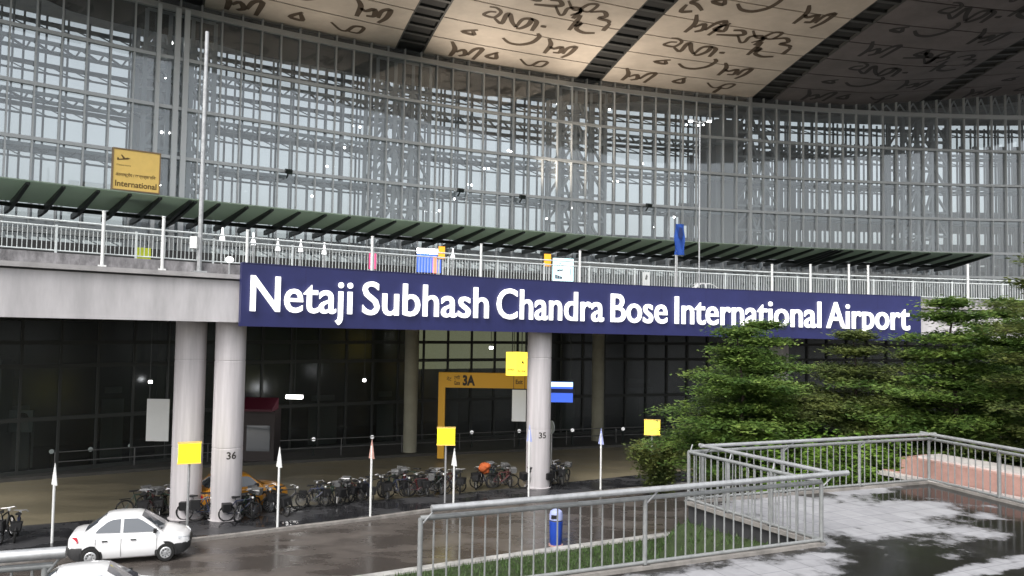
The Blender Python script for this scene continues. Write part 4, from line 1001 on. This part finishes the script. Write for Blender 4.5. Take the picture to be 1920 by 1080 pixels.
# pavement rail
kp=[p+V((0,0,0)) for p in kb_]; e=empty('pavement_railing',kp[10]); tag(e,'low dim steel rail along the arrivals pavement','railing')
ok=[V((p.x-(p.x-FAC.cx)*0,p.y,0))+V((-.45,.9,0)) for p in kp[4:34]]
mb=MB()
for z in(1.15,.65): mb.tube([p+V((0,0,z)) for p in ok],.03,6)
mb.build('rail',M['dim_rail'],e,True,shift=kp[10])
for p in ok[::2]:
    mb=MB(); mb.tube([p+V((0,0,.16)),p+V((0,0,1.15))],.035,6); mb.build('post',M['dim_rail'],e,True,shift=kp[10])
# oval mirror on a pole right of the middle column
b=G(1033,900); b.z=.1; e=empty('road_sign',b); tag(e,'round grey sign seen edge-on beside the middle column','road sign')
zt=H+ray(1034,792).z*b.y/ray(1034,792).y; zb=H+ray(1034,817).z*b.y/ray(1034,817).y; r=(zt-zb)/2
mb=MB(); mb.tube([(0,0,0),(0,0,zb+r-.1)],.04,8); mb.build('pole',M['steel'],e,True)
mb=MB(); n=20; al=R_(115); ux=V((math.cos(al),math.sin(al),0)); nn=V((-ux.y,ux.x,0))
mb.sweep([[ux*math.cos(2*math.pi*k/n)*r*.9+V((0,0,zb+r+r*math.sin(2*math.pi*k/n)))+nn*o for k in range(n)] for o in(-.02,.02)]); mb.build('sign_plate',M['grey_panel'],e)
# blue litter bin
b=G(1042,1022); e=empty('litter_bin',b,-.06); tag(e,'blue litter bin with pale hood at the grass kerb','bin')
mb=MB(); mb.lathe([(.20,.0),(.22,.03),(.24,.5),(.25,.88),(.23,.90)],20); mb.build('bin_body',M['bin_blue'],e,35)
mb=MB(); mb.lathe([(.25,.94),(.255,1.12),(.22,1.24),(.12,1.31),(.02,1.33)],20); mb.build('hood',M['bin_hood'],e,35)
mb=MB(); mb.box((-.08,-.235,1.08),(.2,.06,.13)); mb.build('opening',M['car_black'],e)
mb=MB(); mb.lathe([(.235,.895),(.235,.945)],20); mb.build('neck_band',M['ink'],e)
mb=MB(); mb.lathe([(.27,-.01),(.27,.04)],16); mb.build('base_plate',M['granite'],e)
# ------------------------------------------------------------------ cars
def wheel(parent,x,y,r=.30,side=-1):
    w_=empty('wheel',(x,y,r)); w_.parent=parent
    def disc(prof,n=22):
        mb=MB(); vs=[]
        for rr,yy in prof:
            for k in range(n):
                a=2*math.pi*k/n; vs.append(V((rr*math.cos(a),yy*side*-1*-1,rr*math.sin(a))))
        m=len(prof); fs=[(i*n+k,i*n+(k+1)%n,(i+1)*n+(k+1)%n,(i+1)*n+k) for i in range(m-1) for k in range(n)]
        fs+=[tuple(range(n-1,-1,-1)),tuple((m-1)*n+k for k in range(n))]; mb.add(vs,fs); return mb
    disc([(r*.9,-.09),(r,-.06),(r,.06),(r*.93,.09),(r*.66,.095)]).build('tyre',M['tyre'],w_,35)
    mb=disc([(r*.64,.06),(r*.64,.10),(r*.55,.115),(r*.22,.10),(r*.18,.125),(.02,.13)]); mb.build('rim',M['rim'],w_,25)
    mb=MB()
    for k in range(8):
        a=2*math.pi*k/8; mb.box((r*.41*math.cos(a),.112*side,r*.41*math.sin(a)),(r*.15,.012,r*.08),(math.cos(a),0,math.sin(a)),(-math.sin(a),0,math.cos(a)))
    mb.build('hole_pattern',M['car_black'],w_)
def car(name,label,paint,style='sedan',black=True):
    """front along +x, right side towards -y"""
    e=empty(name); tag(e,label,'car')
    if style=='sedan':
        S=[(-1.96,.66,.46,.90),(-1.90,.74,.36,1.00),(-1.72,.79,.26,1.03),(-1.35,.825,.20,1.04),(-.8,.84,.19,1.00),(0,.845,.19,.97),(.7,.845,.19,.95),(1.1,.835,.20,.94),(1.45,.81,.22,.88),(1.75,.75,.26,.80),(1.92,.66,.34,.70),(1.98,.56,.42,.60)]
        rear_b,rear_r,front_r,front_b=-1.52,-.78,.30,1.12; rz_=1.53; beltw,roofw=.775,.575
    else:
        S=[(-2.1,.60,.50,.84),(-2.02,.70,.38,.96),(-1.8,.78,.28,1.05),(-1.3,.84,.22,1.10),(-.7,.86,.2,1.08),(0,.86,.2,1.06),(.7,.85,.2,1.05),(1.1,.82,.22,1.05),(1.5,.76,.26,1.02),(1.85,.68,.32,.94),(2.02,.58,.42,.80),(2.08,.5,.48,.66)]
        rear_b,rear_r,front_r,front_b=-1.42,-.95,.28,.86; rz_=1.60; beltw,roofw=.76,.60
    zbelt=table([(s[0],s[3]) for s in S])
    def ring(x,hw,zb,zt):
        m_=lerp(zb,zt,.55)
        half=[(hw*.90,zb),(hw*.97,zb+.06),(hw,lerp(zb,zt,.35)),(hw*1.005,m_),(hw*.985,lerp(zb,zt,.8)),(hw*.95,zt-.035),(hw*.89,zt-.005),(hw*.45,zt+.02),(0,zt+.028)]
        pts=[V((x,-y,z)) for y,z in half]+[V((x,y,z)) for y,z in reversed(half[:-1])]
        return pts
    # finer stations
    mb=MB(); xs=[s[0] for s in S]; T=[table([(s[0],s[i]) for s in S]) for i in(1,2,3)]
    fine=[]
    for a,b in zip(xs,xs[1:]):
        n=max(1,int((b-a)/.12)); fine+=[lerp(a,b,k/n) for k in range(n)]
    fine.append(xs[-1])
    mb.sweep([ring(x,T[0](x),T[1](x),T[2](x)) for x in fine]); mb.build('body',paint,e,50)
    # cabin shell
    cab=[]; N=12
    def prof(f):  # f along -1..1 (rear belt, rear roof, front roof, front belt)
        pass
    st=[(rear_b,0),(lerp(rear_b,rear_r,.5),.56),(rear_r-.08,.93),(rear_r+.1,1.0),(lerp(rear_r,front_r,.5),1.03),(front_r-.12,1.0),(front_r+.06,.93),(lerp(front_r,front_b,.5),.55),(front_b,0)]
    for x,f in st:
        zb=zbelt(x)-.02; z=lerp(zb,rz_,min(f,1))+(.015 if f>1 else 0); bw=beltw; rw=lerp(beltw,roofw,min(1,f))
        if f<.02: z=zb+.012
        cab.append([V((x,-bw,zb-.03)),V((x,-lerp(bw,rw,.5),lerp(zb,z,.5))),V((x,-rw,z-.05*min(1,f))),V((x,-rw*.8,z)),V((x,0,z+.03*min(1,f))),V((x,rw*.8,z)),V((x,rw,z-.05*min(1,f))),V((x,lerp(bw,rw,.5),lerp(zb,z,.5))),V((x,bw,zb-.03))])
    mb=MB(); mb.sweep(cab); mb.build('cabin_shell',paint,e,50)
    # glass panels set 5 mm proud
    def side_pt(x,f,sy):
        zb=zbelt(x)-.02; y=lerp(beltw,roofw,f)+.008; return V((x,sy*y,lerp(zb,rz_,f)))
    for sy in(-1,1):
        def win(poly,nm):
            mb=MB(); pts=[side_pt(x,f,sy) for x,f in poly]; nrm=V((0,sy,.3)).normalized()*.012
            n=len(pts); mb.add([p+nrm for p in pts]+[p-nrm for p in pts],[tuple(range(n)) if sy<0 else tuple(range(n-1,-1,-1))]+[(i,(i+1)%n,n+(i+1)%n,n+i) for i in range(n)]); mb.build(nm,M['car_glass'],e)
        mid=lerp(rear_r,front_r,.46)+.02
        win([(rear_b+.42,.12),(rear_b+.52,.35),(rear_r+.04,.72),(rear_r+.22,.84),(mid-.05,.86),(mid-.05,.12)],'side_window')
        win([(mid+.05,.12),(mid+.05,.86),(front_r-.06,.84),(front_r+.1,.72),(front_b-.18,.16),(front_b-.2,.12)],'side_window')
        for xh in(mid-.42,mid+.50):
            mb=MB(); yy=T[0](xh)*1.0+.012; mb.box((xh-.1,sy*yy,.80),(.17,.03,.035)); mb.build('handle',M['car_black'],e)
        mb=MB(); mb.box((front_b-.28,sy*(beltw+.10),zbelt(.8)+.10),(.10,.17,.12)); mb.build('wing_mirror',M['car_black'],e)
        # seams
        mb=MB()
        for xs_ in(mid,front_b-.22,rear_b+.44): mb.box((xs_,sy*(T[0](xs_)*1.004),.58),(.012,.006,.62))
        mb.build('door_seam',M['joint'],e)
        mb=MB(); mb.add([V((-1.93,sy*.55,.72)),V((-1.86,sy*.74,.68)),V((-1.62,sy*.825,.80)),V((-1.66,sy*.80,.97)),V((-1.86,sy*.72,.97)),V((-1.94,sy*.55,.93)),V((-1.8,sy*.5,.85))],[(0,1,2,3,4,5) if sy>0 else (5,4,3,2,1,0),(0,6,1),(1,6,2),(2,6,3),(3,6,4),(4,6,5),(5,6,0)]); mb.build('tail_light',M['tail'],e)
        mb=MB(); mb.add([V((1.96,sy*.42,.60)),V((1.92,sy*.66,.62)),V((1.62,sy*.795,.72)),V((1.58,sy*.77,.82)),V((1.86,sy*.66,.755)),V((1.96,sy*.45,.70)),V((1.7,sy*.5,.68))],[(0,1,2,3,4,5) if sy>0 else (5,4,3,2,1,0),(0,6,1),(1,6,2),(2,6,3),(3,6,4),(4,6,5),(5,6,0)]); mb.build('headlight',M['head'],e)
        # arches
        for xw in(-1.215,1.215):
            mb=MB(); n=20; yy=T[0](xw)*1.004+.004
            ring1=[V((xw+.37*math.cos(math.pi*k/n*1.16-.25),sy*yy,.30+.37*math.sin(math.pi*k/n*1.16-.25))) for k in range(n+1)]
            vs=[V((xw,sy*yy,.22))]+ring1; mb.add(vs,[(0,k+1,k+2) if sy>0 else (0,k+2,k+1) for k in range(n)]); mb.build('wheel_arch',M['car_black'],e)
            wheel(e,xw,sy*(yy-.055),.30,sy)
    # screens
    for xb,xr,sx,nm in((front_b,front_r,1,'windscreen'),(rear_b,rear_r,-1,'rear_window')):
        mb=MB(); d=V((sx*.55,0,.8))*.016
        zb=zbelt(xb)+.015; pts=[V((xb-sx*.08,-beltw*.84,lerp(zb,rz_,.12))),V((xb-sx*.05,0,lerp(zb,rz_,.10)+.02)),V((xb-sx*.08,beltw*.84,lerp(zb,rz_,.12))),V((xr+sx*.04,roofw*.86,rz_-.045)),V((xr+sx*.06,0,rz_-.012)),V((xr+sx*.04,-roofw*.86,rz_-.045))]
        fs=[(0,1,4,5),(1,2,3,4)] if sx>0 else [(5,4,1,0),(4,3,2,1)]
        mb.add([p+d for p in pts],fs); mb.build(nm,M['car_glass'],e)
    # bumpers
    bm_=M['car_black'] if black else M['bike_chrome']
    for lo,hi,zt in((-2.0,-1.50,.63),(1.50,2.02,.57)):
        mb=MB(); secs=[]
        for k in range(7):
            x=lerp(lo,hi,k/6); xx=max(xs[0],min(xs[-1],x)); hw=T[0](xx)*1.015+.012; zb=max(.2,T[1](xx)-.04); 
            if black: secs.append([V((x,-hw,zb)),V((x,-hw-.006,zt-.06)),V((x,-hw*.97,zt)),V((x,hw*.97,zt)),V((x,hw+.006,zt-.06)),V((x,hw,zb))])
            else: secs.append([V((x,-hw,.38)),V((x,-hw-.006,.5)),V((x,-hw*.97,.52)),V((x,hw*.97,.52)),V((x,hw+.006,.5)),V((x,hw,.38))])
        mb.sweep(secs); mb.build('bumper',bm_,e,40)
    mb=MB(); mb.box((1.985,0,.60),(.03,.7,.09)); mb.build('grille',M['car_black'],e)
    mb=MB(); mb.box((-1.985,0,.66),(.03,.48,.11)); mb.build('number_plate',M['white_panel'],e)
    mb=MB(); mb.box((1.0,-.3,zbelt(1.0)+.035),(.02,.5,.015)); mb.box((1.02,.25,zbelt(1.0)+.035),(.02,.5,.015)); mb.build('wiper',M['car_black'],e)
    return e
def put_car(e,pr,pf,shift=.0):
    """rear and front ground contact points of the near side"""
    d=(pf-pr).normalized(); n=V((-d.y,d.x,0)); mid=(pr+pf)/2+n*.84; e.location=mid; e.rotation_euler.z=math.atan2(d.y,d.x)
c1=car('white_sedan','white sedan with black bumpers parked before the first pale column',M['car_white'])
pr,pf=G(176,1063),G(303,1053); put_car(c1,pr,pf)
c2=copy_tree(c1); c2['label']='white car mostly cut off below the white sedan, only roof and windscreen showing'
tz=G(165,1066,1.55); c2.location=(tz.x,tz.y+.3,0); c2.rotation_euler.z=c1.rotation_euler.z+.07
c1.scale=(.93,1,1)
c3=car('taxi','yellow taxi parked behind the marked pale column',M['taxi'],'round',False); p=G(428,966); c3.location=(p.x,p.y+.9,0); c3.rotation_euler.z=math.atan2(rdir(p).y,rdir(p).x)+.05
for c in c3.children:
    if c.name.startswith('bumper'): pass
def deck_car(px,py,Y,label,rz):
    c=copy_tree(c1); c['label']=label; c.scale=(1,1,1); p=at(px,py,Y); c.location=(p.x,Y,p.z-1.55); c.rotation_euler.z=rz; return c
deck_car(1320,531,56,'white car on the departures deck, only its roof showing over the blue sign',.3)
# ------------------------------------------------------------------ bicycles
def bicycle(paint,bag=True):
    e=empty('bicycle'); 
    for x in(-.52,.52):
        w_=empty('wheel',(x,0,.33)); w_.parent=e
        mb=MB(); n=24; mb.tube([(.31*math.cos(2*math.pi*k/n),0,.31*math.sin(2*math.pi*k/n)) for k in range(n+1)],.034,6,False); mb.build('tyre',M['tyre'],w_,True)
        mb=MB()
        for k in range(10):
            a=math.pi*k/10; mb.bar((.3*math.cos(a),0,.3*math.sin(a)),(-.3*math.cos(a),0,-.3*math.sin(a)),.006)
        mb.tube([(0,-.04,0),(0,.04,0)],.03,8); mb.build('spoke_lattice',M['bike_chrome'],w_)
    mb=MB(); bb=V((-.06,0,.30)); st=V((-.20,0,.80)); hd=V((.36,0,.82)); h2=V((.39,0,.70)); rw=V((-.52,0,.33)); fw=V((.52,0,.33))
    for a,b,r in((bb,st,.026),(st,hd,.026),(h2,bb,.028),(rw,bb,.018),(rw,st,.018),(h2,fw,.02),(hd,h2,.026)): mb.tube([a,b],r,6)
    mb.build('frame',paint,e,True)
    mb=MB(); mb.tube([hd,hd+V((-.02,0,.13))],.014,6); mb.tube([(.24,-.27,.93),(.36,-.2,.96),(.34,0,.95),(.36,.2,.96),(.24,.27,.93)],.014,6); mb.build('handlebar',M['bike_chrome'],e,True)
    mb=MB(); mb.tube([st,st+V((-.03,0,.13))],.013,6); mb.sweep([[V((x,-w,.93)),V((x,-w,.98)),V((x,w,.98)),V((x,w,.93))] for x,w in((-.36,.09),(-.28,.10),(-.12,.04),(-.04,.025))]); mb.build('saddle',M['car_black'],e)
    mb=MB(); mb.box((-.52,0,.70),(.36,.14,.02)); mb.bar((-.66,.06,.70),rw,.012); mb.bar((-.66,-.06,.70),rw,.012); mb.build('carrier_lattice',M['bike'],e)
    mb=MB(); mb.tube([bb+V((0,-.06,0)),bb+V((0,.06,0))],.02,6); mb.tube([bb+V((0,-.06,0)),bb+V((.12,-.07,-.12))],.01,4); mb.tube([bb+V((0,.06,0)),bb+V((-.12,.07,.12))],.01,4); mb.tube([(-.06+.1*math.cos(2*math.pi*k/14),.05,.3+.1*math.sin(2*math.pi*k/14)) for k in range(15)],.01,4,False); mb.build('crank',M['bike_chrome'],e)
    if bag: mb=MB(); mb.sweep([[V((x,-w,z0)),V((x,-w*1.2,z1)),V((x,w*1.2,z1)),V((x,w,z0))] for x,w,z0,z1 in((-.72,.13,.46,.72),(-.68,.16,.42,.74),(-.40,.16,.42,.74),(-.36,.13,.46,.72))]); mb.build('pannier',M['car_black'],e)
    else:
        mb=MB(); mb.sweep([[V((x,-.15,z0)),V((x,-.17,1.02)),V((x,.17,1.02)),V((x,.15,z0))] for x,z0 in((.40,.80),(.44,.76),(.64,.76),(.68,.82))]); mb.build('basket',M['joint'],e)
    mb=MB(); mb.sphere((.46,0,.86),.05,6); mb.build('headlamp',M['white_panel'],e,True)
    return e
protos=[bicycle(M['bike']),bicycle(mat('dark red bicycle paint',(.07,.010,.012),.4),False),bicycle(mat('dark green bicycle paint',(.012,.03,.02),.4),False),bicycle(mat('dark blue bicycle paint',(.012,.018,.05),.4),True)]; random.seed(11)
BK=[(270,972,1.9),(296,958,.6),(316,966,2.6),(450,975,.7),(486,962,.4),(522,964,2.2),(600,944,2.2),(629,946,.5),(662,938,2.5),(700,936,.8),(718,934,2.),(748,932,.4),(770,920,2.6),(786,930,.3),(812,928,.5),(826,918,1.6),(848,920,2.4),(926,908,1.7),(942,914,.3),(1042,912,.5),(12,1012,1.9),(30,1010,2.2),(262,968,.9),(285,962,2.3),(305,964,1.7),(372,975,.3),(395,975,.5),(462,972,1.4),(475,968,1.9),(510,960,2.6),(535,958,.6),(590,950,.35),(610,948,.6),(640,942,1.5),(655,944,.9),(672,938,1.3),(685,940,2.),(735,930,1.2),(762,926,1.7),(775,928,.8),(792,926,1.9),(806,922,1.2),(818,924,2.2),(836,920,.9),(862,922,1.5),(898,914,1.2),(912,914,.5),(935,912,.9),(950,910,2.0),(1000,914,.3),(1035,906,1.4),(1048,905,2.),(1056,905,.9)]
for i,(px,py,a) in enumerate(BK):
    b=protos[i] if i<4 else copy_tree(protos[(i*3+i//5)%4])
    p=G(px,py,.11); b.location=p; b.rotation_euler=(random.uniform(-.14,.14),0,a+random.uniform(-.2,.2)); k_=random.uniform(.94,1.12); b.scale=(k_,k_,k_)
    if px<60: lab='dark bicycle standing alone at the end of the median'
    elif px<320: lab='dark bicycle leaning behind the white sedan'
    elif px<440: lab='dark bicycle leaning between the two pale columns'
    elif px<560: lab='dark bicycle parked beside the yellow taxi'
    elif px<700: lab='dark bicycle in the parked cluster by the brown faced triangular sign'
    elif px<880: lab='dark bicycle in the dense cluster around the second yellow lit box'
    elif px<960: lab='dark bicycle in the cluster under the orange bag'
    else: lab='dark bicycle at the foot of the middle column'
    tag(b,lab,'bicycle','bicycles parked on the median')
p=G(905,914,.11); mb=MB(); random.seed(5)
for k in range(4): mb.sphere(p+V((random.uniform(-.22,.22),random.uniform(-.15,.15),.85+random.uniform(-.08,.22))),random.uniform(.18,.26),7,.8)
tag(mb.build('cloth_bundle',M['orange_cloth'],None,True),'orange cloth bundle on the parked bicycles','bundle')
# ------------------------------------------------------------------ trees with flat layered crowns
def leaf_mat(name,c1,c2,c3):
    m=bpy.data.materials.new(name); m.use_nodes=True; n=m.node_tree; b=n.nodes['Principled BSDF']; L=n.links.new
    tc=n.nodes.new('ShaderNodeTexCoord'); no=n.nodes.new('ShaderNodeTexNoise'); no.inputs['Scale'].default_value=1.3; no.inputs['Detail'].default_value=5; L(tc.outputs['Object'],no.inputs['Vector'])
    cr=n.nodes.new('ShaderNodeValToRGB'); cr.color_ramp.elements[0].position=.36; cr.color_ramp.elements[1].position=.66; cr.color_ramp.elements[0].color=(*c1,1); cr.color_ramp.elements[1].color=(*c3,1)
    e=cr.color_ramp.elements.new(.5); e.color=(*c2,1)
    L(no.outputs['Fac'],cr.inputs[0]); L(cr.outputs[0],b.inputs['Base Color']); b.inputs['Roughness'].default_value=.45
    tr=n.nodes.new('ShaderNodeBsdfTranslucent'); L(cr.outputs[0],tr.inputs[0]); mx=n.nodes.new('ShaderNodeMixShader'); mx.inputs[0].default_value=.38
    L(b.outputs[0],mx.inputs[1]); L(tr.outputs[0],mx.inputs[2]); L(mx.outputs[0],n.nodes['Material Output'].inputs[0]); return m
M['leaf']=leaf_mat('layered tree leaves',(.055,.11,.026),(.115,.19,.042),(.22,.30,.07))
M['leaf_dark']=leaf_mat('olive tree leaves',(.06,.088,.03),(.12,.155,.046),(.20,.23,.066))
M['leaf_bright']=leaf_mat('bright young leaves',(.075,.15,.022),(.13,.23,.034),(.20,.32,.05))
def tree(name,base,h,rad,tiers,label,leaf,seed,first=.28,leafn=1.,tilt=.0):
    random.seed(seed); e=empty(name,base); tag(e,label,'tree','layered trees beside the plaza')
    tk=MB(); pts=[(random.uniform(-.02,.02)*k,random.uniform(-.02,.02)*k,h*k/8) for k in range(9)]; tk.tube(pts,.13*h/8,8,r2=.02); 
    lv=MB()
    for ti in range(tiers):
        f=lerp(first,.985,ti/(tiers-1)); z=h*f+random.uniform(-.12,.12)
        shape=math.sin(math.pi*min(1,(1-f)/(1-first)*.62+.06))
        R=rad*max(.24,shape)*random.uniform(.72,1.3)
        nb=random.randint(6,8); a0=random.uniform(0,6.28)
        for b in range(nb):
            a=a0+2*math.pi*b/nb+random.uniform(-.25,.25); L=R*random.uniform(.62,1.1); rise=L*random.uniform(.02,.2)
            d=V((math.cos(a),math.sin(a),0)); s=V((-d.y,d.x,0)); cx,cy=pts[min(8,int(f*8))][:2]; o=V((cx,cy,z-.1*L))
            tip=o+d*L+V((0,0,rise)); tk.tube([o,o.lerp(tip,.5)+V((0,0,.05*L)),tip],.028*h/8*1.2,5,r2=.008)
            nc=max(4,int(L*5.2))
            for c in range(nc):
                g=(c+.6)/nc; wdt=.42*L*(g**.7)*(1.15-g*.45)
                for sd in ([-1,1,0] if g>.2 else [0]):
                    cc=o.lerp(tip,g)+s*sd*wdt*random.uniform(.35,1.)+V((0,0,.05*L*math.sin(math.pi*g)+random.uniform(-.05,.07)))
                    for q in range(int(24*leafn)):
                        pp=cc+V((random.gauss(0,.22),random.gauss(0,.22),random.gauss(0,.075)))
                        an=random.uniform(0,6.28); l=random.uniform(.055,.105); u=V((math.cos(an),math.sin(an),random.uniform(-.4,.35))).normalized(); v=u.cross(V((random.uniform(-.5,.5),random.uniform(-.5,.5),1))).normalized()*l*.5
                        lv.add([pp-u*l,pp+v,pp+u*l,pp-v],[(0,1,2,3)])
    tk.build('trunk',M['bark'],e,True); lv.build('crown_foliage',leaf,e); return e
def TB(px,Y): d=ray(px,700); p=CP+d*(Y/d.y); return V((p.x,p.y,.05))
tree('layered_tree',TB(1388,27),8.0,2.55,11,'spreading layered tree by the small yellow lit box',M['leaf'],1,.36)
tree('layered_tree',TB(1430,30),8.2,2.7,11,'layered tree rising before the word International on the sign',M['leaf'],2,.34)
tree('layered_tree',TB(1600,28),7.9,2.9,12,'olive layered tree beneath the word Airport on the sign',M['leaf_dark'],3,.3)
tree('layered_tree',TB(1790,25.5),9.15,3.0,13,'tallest layered tree with clear tiers past the end of the blue sign',M['leaf'],4,.3)
tree('layered_tree',TB(1960,27),9.2,3.0,12,'layered tree at the rim of the scene beside the granite wall',M['leaf'],5,.3)
tree('layered_tree',TB(1715,31),7.2,2.8,9,'dark layered tree standing behind the tallest layered tree',M['leaf_dark'],6,.3)
tree('layered_tree',TB(1880,30),9.4,2.9,13,'layered tree screening the viaduct beam past the sign end',M['leaf'],9,.35)
tree('layered_tree',TB(2010,22),11.0,2.6,11,'tall layered tree whose branch tips reach over the deck railing',M['leaf_dark'],8,.35)
def shrub(base,h,rad,label,leaf,seed,n=2600):
    random.seed(seed); e=empty('leafy_shrub',base); tag(e,label,'shrub'); st=MB(); lv=MB()
    for k in range(9):
        a=random.uniform(0,6.28); r=rad*random.uniform(.3,.85); tip=V((math.cos(a)*r,math.sin(a)*r,h*random.uniform(.6,1))); st.tube([(0,0,0),tip*.5+V((0,0,h*.1)),tip],.03,5,r2=.008)
        for q in range(n//9):
            g=random.random()**.5; pp=tip*g+V((random.gauss(0,.30),random.gauss(0,.30),random.gauss(0,.16)))
            if pp.z<.02: pp.z=.05
            an=random.uniform(0,6.28); l=random.uniform(.06,.12); u=V((math.cos(an),math.sin(an),random.uniform(-.5,.4))).normalized(); v=u.cross(V((random.uniform(-.6,.6),random.uniform(-.6,.6),1))).normalized()*l*.5
            lv.add([pp-u*l,pp+v,pp+u*l,pp-v],[(0,1,2,3)])
    st.build('stem',M['bark'],e,True); lv.build('crown_foliage',leaf,e); return e
shrub(TB(1240,37.5),2.7,1.55,'dark green shrub under the small yellow lit box at the far kerb',M['leaf_dark'],21,8000)
shrub(TB(1335,35.5),3.5,1.9,'dark shrub tucked behind the plaza corner railing',M['leaf_dark'],22,8000)
shrub(TB(1470,23.5),4.75,1.3,'bright green shrub behind the first stretch of far railing',M['leaf_bright'],23,4200)
shrub(TB(1560,23.5),4.85,1.3,'bright green shrub midway along the far railing',M['leaf_bright'],24,4200)
shrub(TB(1655,24.0),4.85,1.3,'bright green shrub near the corner of the far railing',M['leaf_bright'],25,4200)
shrub(TB(1740,27.),6.2,1.4,'light green shrub under the tallest layered tree',M['leaf_bright'],26,3600)
shrub(TB(1850,25.),5.2,1.7,'dark shrub behind the red granite wall',M['leaf_dark'],27,5000)
